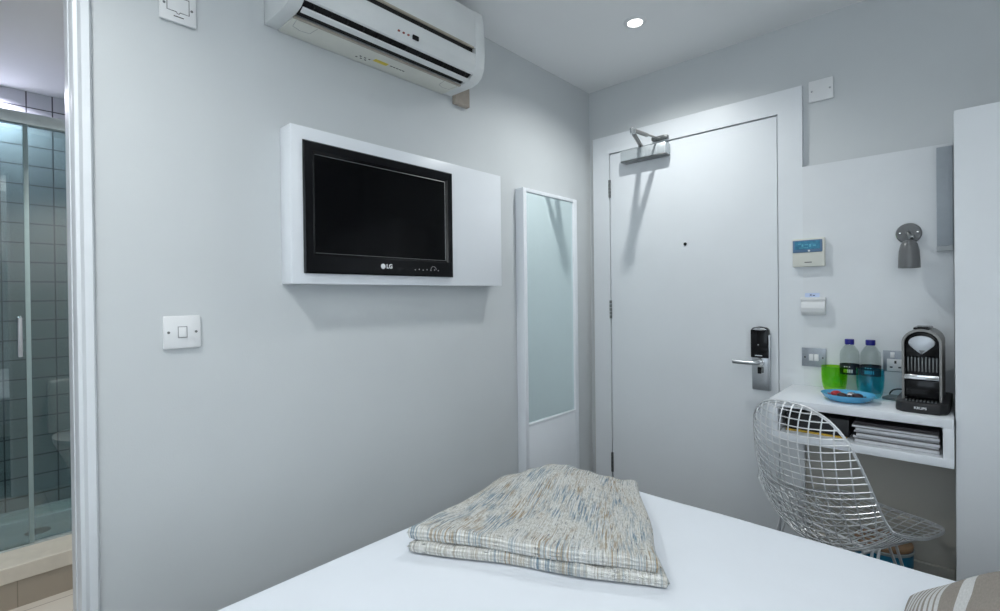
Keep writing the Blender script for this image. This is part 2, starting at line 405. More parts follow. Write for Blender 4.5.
# door closer (moves with the door)
b = NB(); box(b, -1.213, -0.980, FY-0.052, FY+0.004, 1.883, 1.934, 0.004)
cl = obj('door_closer', b, M['closer'], door, 40)
b = NB(); box(b, -1.213, -0.980, FY-0.050, FY+0.003, 1.877, 1.8835, 0.002); obj('closer_underside', b, M['darksteel'], cl, 40)
b = NB(); lathe(b, [(0.012, 1.933), (0.012, 1.946), (0.008, 1.950), (0, 1.951)], (-1.115, FY-0.028, 0), 18)
tube(b, [(-1.115, FY-0.028, 1.947), (-1.032, FY-0.268, 1.937)], 0.0095, 8); obj('closer_arm', b, M['silver'], cl, 40)
b = NB(); lathe(b, [(0.012, 1.929), (0.012, 1.953), (0.009, 1.957), (0, 1.958)], (-1.032, FY-0.268, 0), 18); obj('arm_pivot', b, M['chrome'], cl, 40)
b = NB(); tube(b, [(-1.032, FY-0.268, 1.945), (-1.028, FY-0.14, 1.952), (-1.024, FY-0.13, 1.953), (-1.018, FY-0.018, 1.960)], [0.009, 0.009, 0.0045, 0.0045], 8); obj('closer_rod', b, M['silver'], cl, 40)
b = NB(); box(b, -1.062, -0.985, FY-0.026, FY-0.001, 1.957, 1.975, 0.003)
for x in (-1.045, -1.000): lathe(b, [(0.005, 0), (0.005, 0.002), (0, 0.003)], (x, FY-0.0255, 1.967), 12, 'Y')
obj('arm_bracket', b, M['darksteel'], cl, 40)

# white board over the desk
b = NB(); box(b, -0.4402, -0.0005, FY, D, 0.71, 1.721); struct('trim_6', b, M['board'])

# ------------------------------------------------------------------ ceiling lights
for i, (lx, ly) in enumerate(DOWNLIGHTS):
    if i == 0:
        dl = thing('downlight', 'round recessed ceiling downlight shining in front of the white door', 'ceiling light', (lx, ly, ZC), 0, 'recessed ceiling downlights')
        b = NB(); lathe(b, [(0.026, -0.001), (0.030, -0.006), (0.042, -0.004), (0.045, 0.0), (0.026, 0.0)], (lx, ly, ZC), 40, cap=False); obj('trim_ring', b, M['plastic'], dl, 50)
        b = NB(); lathe(b, [(0, -0.004), (0.020, -0.004), (0.026, -0.002)], (lx, ly, ZC), 32); obj('lens', b, M['lampon'], dl, 50)
    else:
        dup(dl, (lx, ly, ZC), ['round recessed ceiling downlight near the bathroom doorway', 'round recessed ceiling downlight above the bed', 'round recessed ceiling downlight nearest the window'][i-1])

# ------------------------------------------------------------------ air conditioner
Y0, Y1 = 0.574, 1.277
ac = thing('air_conditioner', 'white wall-mounted air conditioner with open dark louvre above the television', 'air conditioner', (W, (Y0+Y1)/2, 2.0))
ACZ = 2.262
b = NB()     # casing: the back shell and the roof of the unit, open at the outlet
prism(b, [(W+0.001, 2.0), (W+0.100, 2.0), (W+0.104, 2.075), (W+0.150, 2.10), (W+0.170, 2.10), (W+0.170, 2.24), (W+0.15, ACZ), (W+0.001, ACZ)], 'Y', Y0+0.02, Y1-0.02)
obj('casing', b, M['acwhite'], ac, 30)
endp = [(W+0.001, 2.0), (W+0.122, 1.998), (W+0.150, 2.003), (W+0.172, 2.017), (W+0.186, 2.045), (W+0.190, 2.10), (W+0.188, 2.20), (W+0.180, 2.245), (W+0.15, ACZ+0.002), (W+0.001, ACZ+0.002)]
for y0, y1 in ((Y0, Y0+0.038), (Y1-0.045, Y1)):
    b = NB(); prism(b, endp, 'Y', y0, y1, 0.003); obj('end_cap', b, M['acwhite'], ac, 35)
yo0, yo1 = Y0+0.038, Y1-0.045
b = NB(); box(b, W+0.002, W+0.098, yo0, yo1, 1.996, 2.0005, 0.0015)
fp = obj('service_flap', b, M['cream'], ac, 40)
b = NB()
for k in range(6): box(b, W+0.030+0.012*(k % 2), W+0.034+0.012*(k % 2), 0.845+0.008*k, 0.851+0.008*k, 1.9952, 1.9962)
obj('printed_notes', b, M['blackink'], fp)
b = NB()
for k in range(5): box(b, W+0.054, W+0.057, 0.960+0.012*k, 0.969+0.012*k, 1.9952, 1.9962)
obj('printed_notes', b, M['blackink'], fp)
b = NB(); box(b, W+0.046, W+0.062, 0.900, 0.950, 1.9950, 1.9962); obj('yellow_sticker', b, M['yellow'], fp)
b = NB()
for y in (Y0+0.05, Y1-0.115):
    tube(b, [(W+0.095, y, 1.9962), (W+0.06, y+0.005, 1.9962), (W+0.05, y+0.03, 1.9962), (W+0.055, y+0.058, 1.9962), (W+0.095, y+0.062, 1.9962)], 0.0008, 6)
    obj('clip_outline', b, M['switchgrey'], fp); b = NB()
b.free()
b = NB(); prism(b, [(W+0.0985, 1.9960), (W+0.107, 1.9955), (W+0.109, 1.999), (W+0.0985, 2.0005)], 'Y', yo0, yo1); obj('outlet_lip', b, M['beige'], ac)
b = NB(); prism(b, [(W+0.1095, 2.0035), (W+0.168, 2.022), (W+0.168, 2.09), (W+0.1095, 2.07)], 'Y', yo0+0.0005, yo1-0.0005); obj('outlet_interior', b, M['shadowgap'], ac)
b = NB(); prism(b, [(W+0.136, 1.9995), (W+0.138, 1.997), (W+0.154, 2.002), (W+0.1555, 2.006), (W+0.152, 2.008)], 'Y', yo0+0.003, yo1-0.003, 0.001); obj('louvre', b, M['acwhite'], ac, 30)
b = NB()
for k in range(12):
    y = yo0+0.03+k*(yo1-yo0-0.06)/11
    box(b, W+0.155, W+0.166, y-0.0012, y+0.0012, 2.008, 2.024)
    obj('vertical_vane', b, M['matblack'], ac); b = NB()
b.free()
b = NB()
prism(b, [(W+0.168, 2.017), (W+0.176, 2.019), (W+0.1855, 2.047), (W+0.188, 2.07), (W+0.1885, 2.085), (W+0.184, 2.085), (W+0.168, 2.085)], 'Y', yo0, yo1, 0.0015)
fpn = obj('front_panel', b, M['acwhite'], ac, 30)
b = NB(); prism(b, [(W+0.1686, 2.0855), (W+0.183, 2.0855), (W+0.183, 2.107), (W+0.1686, 2.107)], 'Y', yo0+0.012, yo1-0.012); obj('panel_groove', b, M['shadowgap'], ac)
b = NB()
prism(b, [(W+0.1705, 2.1075), (W+0.1875, 2.1075), (W+0.1885, 2.15), (W+0.186, 2.21), (W+0.182, 2.24), (W+0.1705, 2.245)], 'Y', yo0, yo1, 0.0015)
obj('upper_grille_panel', b, M['acwhite'], ac, 30)
b = NB(); prism(b, [(W+0.186, 2.100), (W+0.1915, 2.101), (W+0.1925, 2.106), (W+0.187, 2.107)], 'Y', yo0+0.002, yo1-0.012); obj('groove_trim', b, M['beige'], ac)
b = NB(); box(b, W+0.184, W+0.1895, 0.955, 0.978, 2.036, 2.050, 0.001); obj('indicator_window', b, M['black'], fpn)
b = NB()
for k in range(3): box(b, W+0.184, W+0.1885, 0.900+0.018*k, 0.906+0.018*k, 2.040, 2.044)
obj('indicator_light', b, M['ledred'], fpn)
# tan trunking below the unit
b = NB(); box(b, W+0.0005, W+0.022, 1.284, 1.360, 1.974, 2.075, 0.003); 
cc = solo('cable_cover', b, M['tan'], 'tan cable cover box on the wall at the right end of the air conditioner', 'cable cover', (W, 1.33, 1.974), 40)

# ------------------------------------------------------------------ television and its white backing box
PX = W+0.0674
b = NB(); box(b, W+0.0005, PX, 0.6137, 1.4867, 1.2635, 1.7165, 0.0018); 
solo('television_backing_box', b, M['lacquer'], 'shallow white box on the left wall that carries the television', 'wall panel', (W, 1.05, 1.2635), 40)
tv = thing('television', 'flat black television mounted on the white wall box, switched off', 'television', (PX, 0.915, 1.296))
ty0, ty1, tz0, tz1 = 0.6455, 1.211, 1.2935, 1.676
TX = PX+0.013
b = NB()     # bezel ring with a sloped inner lip
ring = lambda i, x: [(x, ty0+i, tz0+i*1.0), (x, ty1-i, tz0+i), (x, ty1-i, tz1-i), (x, ty0+i, tz1-i)]
def loop(bm, pts): return [bm.verts.new(p) for p in pts]
si = (0.036, 0.034, 0.062, 0.036)   # left, right, bottom, top border
def ring2(l, r_, bo, to, x): return [(x, ty0+l, tz0+bo), (x, ty1-r_, tz0+bo), (x, ty1-r_, tz1-to), (x, ty0+l, tz1-to)]
loops = [loop(b, ring2(0.004, 0.004, 0.004, 0.004, PX+0.0005)), loop(b, ring2(0, 0, 0, 0, PX+0.006)), loop(b, ring2(0, 0, 0, 0, TX-0.004)), loop(b, ring2(0.004, 0.004, 0.004, 0.004, TX)),
         loop(b, ring2(0.026, 0.024, 0.052, 0.027, TX)), loop(b, ring2(0.036, 0.034, 0.060, 0.036, TX-0.007))]
for a, c in zip(loops, loops[1:]):
    for i in range(4): b.faces.new((a[i], a[(i+1) % 4], c[(i+1) % 4], c[i]))
b.faces.new(loops[0])
bmesh.ops.recalc_face_normals(b, faces=b.faces)
bz = obj('bezel', b, M['black'], tv, 20)
b = NB(); box(b, PX+0.002, TX-0.0065, ty0+0.0355, ty1-0.0335, tz0+0.0595, tz1-0.0355); obj('screen', b, M['screen'], tv)
b = NB()
for pts in (((TX-0.0065, ty0+0.036, tz0+0.060), (TX-0.0065, ty1-0.034, tz0+0.060)), ((TX-0.0065, ty1-0.034, tz0+0.060), (TX-0.0065, ty1-0.034, tz1-0.036)), ((TX-0.0065, ty0+0.036, tz1-0.036), (TX-0.0065, ty1-0.034, tz1-0.036))): tube(b, pts, 0.0010, 6)
obj('inner_edge', b, M['darksteel'], bz)
b = NB(); lathe(b, [(0, 0), (0.0085, 0), (0.0085, 0.0008), (0, 0.0009)], (TX, 0.906, tz0+0.029), 24, 'X')
tx = text_bm('LG', 0.019, 0.0003, 0.0006)
merge(b, tx, Matrix.Translation((TX+0.0004, 0.930, tz0+0.029)) @ Matrix.Rotation(math.radians(90), 4, 'Z'))
obj('logo', b, M['plastic'], bz)
b = NB()
for k in range(7): lathe(b, [(0, 0), (0.0022, 0), (0, 0.0008)], (TX, 1.035+0.017*k, tz0+0.022+0.002*(k % 2)), 10, 'X')
tube(b, [(TX+0.0003, 1.115+0.012*math.cos(a), tz0+0.024+0.012*math.sin(a)) for a in [math.pi*i/10 for i in range(11)]], 0.0007, 5)
obj('control_marks', b, M['switchgrey'], bz)

# ------------------------------------------------------------------ mirror
MX = W+0.0475
mr = thing('mirror', 'tall narrow white-framed mirror on the left wall beside the door', 'mirror', (W, 1.863, 0.0))
b = NB(); my0, my1, mz1 = 1.654, 2.071, 1.701
gy0, gy1, gz0, gz1 = 1.676, 2.041, 0.652, 1.685
box(b, W+0.0005, MX, my0, gy0, 0.002, mz1, 0.001); box(b, W+0.0005, MX, gy1, my1, 0.002, mz1, 0.001)
box(b, W+0.0005, MX, gy0, gy1, gz1, mz1, 0.001); box(b, W+0.0005, MX-0.001, gy0, gy1, 0.002, gz0-0.012, 0.001)
box(b, W+0.0005, MX, gy0, gy1, gz0-0.012, gz0, 0.001)
box(b, W+0.0005, MX-0.016, gy0, gy1, gz0, gz1)
obj('frame', b, M['lacquer'], mr, 30)
b = NB(); box(b, MX-0.0158, MX-0.009, gy0+0.0005, gy1-0.0005, gz0+0.0005, gz1-0.0005); obj('mirror_glass', b, M['mirror'], mr)

# ------------------------------------------------------------------ switches and plates
def plate_on_left(name, label, cat, y, z, s, kind):
    t = thing(name, label, cat, (W, y, z))
    b = NB(); box(b, W+0.0005, W+0.009, y-s/2, y+s/2, z-s/2, z+s/2, 0.003); p = obj('cover_plate', b, M['plastic'], t, 40)
    b = NB()
    for dy in (-0.030, 0.030):
        lathe(b, [(0.0032, 0), (0.0032, 0.0008), (0, 0.001)], (W+0.009, y+dy, z), 12, 'X')
        obj('screw', b, M['darksteel'], p); b = NB()
    if kind == 'rocker':
        b = NB(); prism(b, [(W+0.0085, z-0.012), (W+0.0125, z-0.0125), (W+0.0105, z+0.0125), (W+0.0085, z+0.0125)], 'Y', y-0.0085, y+0.0085, 0.001); obj('rocker', b, M['plastic'], t, 40)
        b = NB(); box(b, W+0.0088, W+0.0094, y-0.0105, y+0.0105, z-0.0145, z+0.0145); obj('rocker_gap', b, M['switchgrey'], t)
    else:
        b = NB(); 
        pts = [(W+0.0092, y-0.024, z+0.024), (W+0.0092, y-0.024, z-0.014), (W+0.0092, y-0.004, z-0.014), (W+0.0092, y-0.002, z-0.018), (W+0.0092, y+0.002, z-0.018), (W+0.0092, y+0.004, z-0.014), (W+0.0092, y+0.024, z-0.014), (W+0.0092, y+0.024, z+0.024)]
        tube(b, pts, 0.0009, 6, True); obj('fuse_carrier_outline', b, M['blackink'], t)
        b = NB(); box(b, W+0.0088, W+0.0096, y-0.010, y+0.012, z-0.0265, z-0.0245); obj('fuse_marking', b, M['blackink'], t)
    return t
plate_on_left('light_switch', 'square white single rocker light switch on the left wall below the television', 'light switch', 0.360, 1.140, 0.082, 'rocker')
plate_on_left('fused_outlet', 'white fused spur plate high on the left wall beside the air conditioner', 'wall plate', 0.361, 1.957, 0.080, 'fuse')
t = thing('blanking_plate', 'plain white blanking plate on the grey wall right of the door frame', 'wall plate', (-0.378, D, 2.013))
b = NB(); box(b, -0.4185, -0.3375, D-0.010, D-0.0005, 1.972, 2.054, 0.002); p = obj('cover_plate', b, M['plastic'], t, 40)
for dx in (-0.03, 0.03):
    b = NB(); lathe(b, [(0.0035, 0), (0.0035, 0.001), (0, 0.0015)], (-0.378+dx, D-0.010, 2.013), 12, 'Y'); obj('screw', b, M['foil'], p)
t = thing('light_switch', 'brushed steel double rocker light switch on the board above the desk', 'light switch', (-0.405, FY, 0.967))
b = NB(); box(b, -0.446, -0.364, FY-0.005, FY-0.0005, 0.931, 1.004, 0.0012); p = obj('cover_plate', b, M['platesteel'], t, 40)
for k in range(2):
    b = NB(); x = -0.4135+0.017*k; prism(b, [(FY-0.0045, 0.954), (FY-0.009, 0.954), (FY-0.007, 0.980), (FY-0.0045, 0.980)], 'X', x-0.0075, x+0.0075, 0.001); obj('rocker', b, M['plastic'], t, 40)
for dx in (-0.030, 0.030):
    b = NB(); lathe(b, [(0.003, 0), (0.003, 0.0008), (0, 0.001)], (-0.405+dx, FY-0.005, 0.967), 12, 'Y'); obj('screw', b, M['blackink'], p)
t = thing('power_socket', 'steel double power socket half hidden behind the coffee machine', 'power socket', (-0.117, FY, 0.972))
b = NB(); box(b, -0.190, -0.044, FY-0.005, FY-0.0005, 0.934, 1.010, 0.0012); p = obj('cover_plate', b, M['platesteel'], t, 40)
for k in range(2):
    cx = -0.155+0.075*k
    b = NB(); box(b, cx-0.024, cx+0.024, FY-0.0062, FY-0.0045, 0.936, 0.980, 0.001); ins = obj('socket_insert', b, M['plastic'], t, 40)
    b = NB()
    box(b, cx-0.003, cx+0.003, FY-0.0068, FY-0.0058, 0.964, 0.974); box(b, cx-0.016, cx-0.008, FY-0.0068, FY-0.0058, 0.948, 0.953); box(b, cx+0.008, cx+0.016, FY-0.0068, FY-0.0058, 0.948, 0.953)
    obj('pin_holes', b, M['blackink'], ins)
    b = NB(); prism(b, [(FY-0.0045, 0.985), (FY-0.009, 0.985), (FY-0.0065, 1.004), (FY-0.0045, 1.004)], 'X', cx-0.014, cx-0.002, 0.001); obj('rocker', b, M['plastic'], t, 40)

# thermostat
t = thing('thermostat', 'white wall thermostat with blue display right of the door', 'thermostat', (-0.4185, FY, 1.322))
b = NB(); box(b, -0.473, -0.364, FY-0.020, FY-0.0005, 1.324, 1.435, 0.003); p = obj('housing', b, M['cream'], t, 40)
b = NB(); prism(b, [(-0.471, 1.380), (-0.371, 1.380), (-0.371, 1.428), (-0.471, 1.428)], 'Y', FY-0.0225, FY-0.0195, 0.002); d_ = obj('display_frame', b, M['lcdframe'], t, 40)
b = NB(); box(b, -0.464, -0.378, FY-0.0235, FY-0.022, 1.392, 1.424, 0.0005); obj('display', b, M['lcd'], d_)
b = NB()
for x, z, w_, h_ in ((-0.452, 1.412, 0.010, 0.003), (-0.440, 1.403, 0.006, 0.009), (-0.430, 1.408, 0.012, 0.003), (-0.414, 1.400, 0.006, 0.012), (-0.402, 1.404, 0.010, 0.004), (-0.448, 1.397, 0.03, 0.002)):
    box(b, x, x+w_, FY-0.0240, FY-0.0234, z, z+h_)
obj('display_segments', b, mat('pale display segments', (0.10, 0.42, 0.55), 0.3), d_)
b = NB(); lathe(b, [(0, 0), (0.004, 0), (0.004, 0.0015), (0, 0.002)], (-0.415, FY-0.0225, 1.3855), 14, 'Y'); obj('button', b, M['plastic'], d_)
b = NB(); box(b, -0.431, -0.406, FY-0.0206, FY-0.0198, 1.3395, 1.3425); obj('maker_mark', b, M['blackink'], p)
# card holder
t = thing('key_card_holder', 'small white curved key card holder on the board below the thermostat', 'card holder', (-0.4025, FY, 1.132))
b = NB(); prism(b, [(FY-0.0005, 1.134), (FY-0.014, 1.134), (FY-0.023, 1.146), (FY-0.026, 1.162), (FY-0.023, 1.180), (FY-0.020, 1.188), (FY-0.0005, 1.188)], 'X', -0.444, -0.364, 0.002); obj('holder_body', b, M['plastic'], t, 40)
b = NB(); box(b, -0.446, -0.362, FY-0.022, FY-0.0005, 1.1885, 1.203, 0.002); obj('slot_top', b, M['plastic'], t, 40)
b = NB(); box(b, -0.432, -0.383, FY-0.0125, FY-0.0110, 1.2035, 1.220, 0.0003)
kc = solo('key_card', b, M['card'], 'pale blue key card standing in the white holder slot', 'key card', (-0.4075, FY-0.012, 1.2035))
b = NB(); tube(b, [(-0.416, FY-0.0128, 1.209), (-0.408, FY-0.0128, 1.216)], 0.0007, 5); tube(b, [(-0.416, FY-0.0128, 1.216), (-0.408, FY-0.0128, 1.209)], 0.0007, 5); box(b, -0.405, -0.398, FY-0.0131, FY-0.0125, 1.209, 1.212)
obj('card_print', b, M['ink'], kc)

# wall lamp
lx = -0.113
t = thing('wall_lamp', 'small grey bell-shaped wall lamp with round backplate above the coffee machine', 'wall lamp', (lx, FY, 1.425))
b = NB(); lathe(b, [(0, 0), (0.036, 0), (0.036, 0.006), (0.033, 0.010), (0, 0.012)], (lx-0.003, FY-0.0005, 1.426), 40, 'Y'); bp = obj('backplate', b, M['lampgrey'], t, 40)
for dx in (-0.024, 0.024):
    b = NB(); lathe(b, [(0.0035, 0), (0.003, 0.0025), (0, 0.003)], (lx-0.003+dx, FY-0.0115, 1.428), 12, 'Y'); obj('screw', b, M['chrome'], bp)
b = NB(); tube(b, spline([(lx-0.003, FY-0.011, 1.424), (lx-0.003, FY-0.040, 1.426), (lx, FY-0.050, 1.418), (lx, FY-0.050, 1.404)], 5), 0.006, 12)
lathe(b, [(0, 0), (0.008, 0.003), (0.008, 0.012), (0, 0.015)], (lx, FY-0.050, 1.410), 14, 'X'); obj('swivel_arm', b, M['darksteel'], t, 40)
b = NB(); lathe(b, [(0.009, 1.398), (0.016, 1.395), (0.023, 1.385), (0.028, 1.362), (0.030, 1.330), (0.0305, 1.303), (0.0285, 1.303), (0.028, 1.330), (0.026, 1.362), (0.021, 1.382), (0.0, 1.390)], (lx, FY-0.050, 0), 40, cap=False); obj('lamp_shade', b, M['lampgrey'], t, 40)
# grey panel beside wardrobe
t = thing('wall_cabinet', 'narrow grey wall box at the right end of the board against the wardrobe', 'wall cabinet', (-0.021, FY, 1.357))
b = NB(); box(b, -0.042, -0.001, FY-0.02, FY-0.0005, 1.374, 1.708, 0.001); obj('body', b, M['stripgrey'], t, 40)
b = NB(); box(b, -0.0425, -0.001, FY-0.022, FY-0.0005, 1.357, 1.3735, 0.001); obj('bottom_rail', b, M['railgrey'], t, 40)

# ------------------------------------------------------------------ wardrobe
t = thing('wardrobe', 'tall plain white wardrobe right of the desk', 'wardrobe', (0.47, 2.1, 0))
b = NB(); box(b, 0.001, XR-0.002, 1.952, D-0.001, 0.0, 1.738, 0.001); obj('carcass', b, M['board'], t, 40)
b = NB(); box(b, 0.002, XR-0.003, 1.930, 1.951, 0.02, 1.741, 0.0015); obj('door', b, M['white'], t, 40)

# ------------------------------------------------------------------ desk shelf
DZ = 0.853
DX0, DX1, DYF = -0.478, -0.0015, 1.90
t = thing('desk', 'white wall-hung desk with an open compartment left of the wardrobe', 'desk', (-0.24, 2.1, 0.712))
b = NB()
box(b, DX0, DX1, DYF, FY-0.0008, DZ-0.026, DZ, 0.0012); box(b, DX0, DX1, DYF, FY-0.0008, 0.712, 0.738, 0.0012)
box(b, DX0, DX0+0.026, DYF, FY-0.0008, 0.738, DZ-0.026); box(b, DX1-0.024, DX1, DYF, FY-0.0008, 0.738, DZ-0.026)
box(b, DX0+0.026, DX1-0.024, FY-0.012, FY-0.0008, 0.738, DZ-0.026)
obj('desk_body', b, M['lacquer'], t, 30)
# black folder and a stack of magazines inside
b = NB(); box(b, -0.440, -0.255, 1.955, 2.20, 0.744, 0.800, 0.002)
fo = thing('black_folder', 'black ring folder with yellow page edges in the left of the desk compartment', 'folder', (-0.35, 2.08, 0.7383))
obj('cover', b, M['matblack'], fo, 40)
b = NB(); box(b, -0.438, -0.262, 1.950, 2.19, 0.7385, 0.7435); obj('yellow_pages', b, M['edgeyellow'], fo)
for i, (dz, h, dx, dy, col) in enumerate([(0.0, 0.010, 0, 0, 'paper'), (0.0105, 0.008, -0.006, 0.012, 'paper'), (0.019, 0.009, 0.004, 0.004, 'paper'), (0.0285, 0.007, -0.003, 0.016, 'paper'), (0.036, 0.009, 0.002, 0.006, 'paper'), (0.0455, 0.007, -0.008, 0.010, 'paper'), (0.053, 0.009, -0.004, 0.02, 'paperdark')]):
    pos = ['lowest magazine of the pile in the desk compartment', 'second magazine from the bottom of the pile in the desk', 'third magazine from the bottom of the pile in the desk', 'pale magazine at the middle of the pile in the desk', 'third magazine from the top of the pile in the desk', 'pale magazine just under the dark one topping the desk pile', 'dark-covered magazine topping the pile in the desk compartment'][i]
    g = thing('magazine', pos, 'magazine', (-0.15, 2.06, 0.7383+dz), 0, 'magazines in the desk compartment')
    b = NB(); box(b, -0.238+dx, -0.034+dx*0.3, 1.935+dy, 2.19, 0.7384+dz+0.0006, 0.7384+dz+h-0.0006); obj('pages', b, M[col], g)
    b = NB(); box(b, -0.2385+dx, -0.0335+dx*0.3, 1.9345+dy, 2.191, 0.7384+dz+h-0.0006, 0.7384+dz+h); box(b, -0.2385+dx, -0.0335+dx*0.3, 1.9345+dy, 2.191, 0.7384+dz, 0.7384+dz+0.0006); obj('cover', b, M['paperdark'] if i in (1, 3, 6) else M['switchgrey'], g)

# ------------------------------------------------------------------ things on the desk
def tumbler(x, y, r, h, m, label):
    b = NB()
    lathe(b, [(0, 0), (r*0.55, 0), (r*0.72, 0.005), (r*0.86, 0.016), (r*0.95, h*0.36), (r, h*0.65), (r*1.0, h), (r*0.95, h), (r*0.95, h*0.65), (r*0.88, h*0.36), (r*0.74, 0.022), (0, 0.014)], (x, y, DZ+0.0005), 48, cap=False)
    return solo('tumbler', b, m, label, 'glass', (x, y, DZ+0.0005), 40, 'coloured tumblers on the desk')
tumbler(-0.3265, 2.165, 0.0405, 0.096, M['greenglass'], 'green glass tumbler on the desk behind the blue dish')
tumbler(-0.2155, 2.12, 0.040, 0.100, M['tealglass'], 'turquoise glass tumbler on the desk left of the coffee machine')
def bottle(x, y, label):
    t = thing('water_bottle', label, 'bottle', (x, y, DZ+0.0005), 0, 'clear water bottles on the desk')
    r = 0.0305
    b = NB()
    lathe(b, [(0, 0.004), (r*0.6, 0.0), (r*0.95, 0.004), (r, 0.012), (r, 0.060), (r*0.985, 0.064), (r*0.985, 0.105), (r, 0.109), (r, 0.135), (r*0.93, 0.150), (r*0.62, 0.166), (r*0.42, 0.174), (r*0.40, 0.180), (0, 0.180)], (x, y, DZ+0.0005), 36, cap=False)
    obj('bottle_body', b, M['bottle'], t, 50)
    b = NB(); lathe(b, [(0.0001, 0.1755), (0.0142, 0.1755), (0.0146, 0.179), (0.0146, 0.192), (0.0138, 0.1945), (0, 0.195)], (x, y, DZ+0.0005), 30, cap=False); obj('cap', b, M['cap'], t, 40)
    b = NB(); lathe(b, [(r*1.004, 0.066), (r*1.006, 0.103)], (x, y, DZ+0.0005), 36, cap=False); lb = obj('label', b, M['label'], t, 50)
    b = NB()
    for k, (a, z, hh) in enumerate([(-115, 0.074, 0.012), (-104, 0.074, 0.012), (-93, 0.074, 0.012), (-82, 0.074, 0.012), (-70, 0.074, 0.012), (-112, 0.094, 0.003), (-98, 0.094, 0.003), (-84, 0.094, 0.003)]):
        a = math.radians(a); c = Vector((x+r*1.012*math.cos(a), y+r*1.012*math.sin(a), DZ+z+hh/2))
        tb = bmesh.new(); bmesh.ops.create_cube(tb, size=1)
        merge(b, tb, Matrix.Translation(c) @ Matrix.Rotation(a+math.pi/2, 4, 'Z') @ Matrix.Diagonal((0.0042, 0.0006, hh, 1)))
    obj('label_print', b, M['labelprint'], lb)
    return t
bt = bottle(-0.2845, 2.205, 'clear water bottle with blue cap behind the green tumbler')
dup(bt, (-0.2225, 2.207, DZ+0.0005), 'clear water bottle with blue cap behind the turquoise tumbler')
# dish and sweets
px, py = -0.266, 2.015
b = NB(); lathe(b, [(0, 0), (0.046, 0), (0.052, 0.002), (0.068, 0.012), (0.0755, 0.0235), (0.077, 0.025), (0.075, 0.0255), (0.064, 0.016), (0.048, 0.009), (0, 0.008)], (px, py, DZ+0.0005), 56, cap=False)
solo('dish', b, M['blueplate'], 'shallow round blue dish holding wrapped sweets on the desk', 'dish', (px, py, DZ+0.0005), 40)
def sweet(x, y, z, a, m, label, s=1.0):
    t = thing('wrapped_sweet', label, 'sweet', (x, y, z), 0, 'wrapped sweets in the blue dish')
    b = NB(); tb = bmesh.new(); bmesh.ops.create_uvsphere(tb, u_segments=16, v_segments=10, radius=0.011*s)
    for v in tb.verts: v.co.x *= 1.35; v.co.z *= 0.85; v.co += Vector((math.sin(v.co.y*900), math.cos(v.co.z*800), math.sin(v.co.x*700)))*0.0006
    rot = Matrix.Translation((x, y, z+0.0093*s)) @ Matrix.Rotation(a, 4, 'Z')
    merge(b, tb, rot); obj('sweet_body', b, m, t, 60)
    for sgn in (-1, 1):
        b = NB(); tb = bmesh.new()
        c = tb.verts.new((sgn*0.012*s, 0, 0)); vs = [tb.verts.new((sgn*0.021*s, (k-2)*0.0042*s, 0.0018*(-1)**k)) for k in range(5)]
        for k in range(4): tb.faces.new((c, vs[k], vs[k+1]))
        bmesh.ops.solidify(tb, geom=tb.faces[:], thickness=0.0006)
        merge(b, tb, rot); obj('twist_end', b, m, t)
sweet(px-0.030, py-0.012, DZ+0.0118, 0.5, M['red'], 'red wrapped sweet at the left of the blue dish', 1.15)
sweet(px-0.012, py-0.030, DZ+0.0105, -0.3, M['darkchoc'], 'dark wrapped sweet at the front of the blue dish', 1.1)
sweet(px+0.010, py+0.004, DZ+0.0095, 0.9, M['foil'], 'silver foil wrapped sweet in the middle of the blue dish', 1.1)
sweet(px+0.030, py-0.022, DZ+0.0118, 0.1, M['darkchoc'], 'dark wrapped sweet at the right of the blue dish', 1.1)
# small dark slab by the glass
b = NB(); prism(b, rrect(0.052, 0.075, 0.006), 'Z', 0, 0.008, 0.0015)
o = solo('pocket_device', b, M['darksteel'], 'small flat dark device lying beside the turquoise tumbler', 'device', (0, 0, 0), 40); o.location = (-0.185, 2.195-0.03, DZ+0.0005); o.rotation_euler = (0, 0, -0.25)
o.location = (-0.150, 2.150, DZ+0.0005)

# coffee machine, local: faces -Y
ang = math.radians(-2)
cm = thing('coffee_machine', 'black and silver capsule coffee machine at the right end of the desk', 'coffee machine', (-0.0715, 2.062, DZ+0.0005), ang)
def lo(name, b, m, sm=40, parent=None): return obj(name, b, m, parent or cm, sm, (0, 0, 0))
b = NB(); prism(b, [(-0.062, 0.14), (-0.064, -0.07), (-0.060, -0.105), (-0.045, -0.125), (0, -0.131), (0.045, -0.125), (0.060, -0.105), (0.064, -0.07), (0.062, 0.14)], 'Z', 0.0, 0.032, 0.004); base = lo('drip_base', b, M['matblack'])
b = NB(); merge(b, text_bm('KRUPS', 0.0100, 0.0003, 0.0002), Matrix.Translation((0, -0.1315, 0.0165))); lo('lettering', b, M['plastic'], None, base)
def arch(w, zt, z0=0.033, n=18):
    pts = [(-w, z0)]
    r = w
    for i in range(n+1):
        a = math.pi-math.pi*i/n; pts.append((r*math.cos(a), zt-r*0.92+r*0.92*math.sin(a)))
    pts.append((w, z0)); return pts
b = NB(); prism(b, arch(0.0405, 0.243), 'Y', -0.045, 0.11, 0.003); lo('rear_body', b, M['matblack'])
b = NB(); a1 = arch(0.0470, 0.252); a0 = arch(0.0410, 0.2445)
tb = bmesh.new(); V = [[tb.verts.new((p[0], y, p[1])) for p in a] for a, y in ((a1, -0.085), (a0, -0.085), (a0, 0.085), (a1, 0.085))]
for k in range(4):
    A, B = V[k], V[(k+1) % 4]
    for i in range(len(A)-1): tb.faces.new((A[i], A[i+1], B[i+1], B[i]))
for i in (0, -1): tb.faces.new([V[k][i] for k in range(4)])
bmesh.ops.recalc_face_normals(tb, faces=tb.faces); merge(b, tb); lo('arch_shell', b, M['silver'])
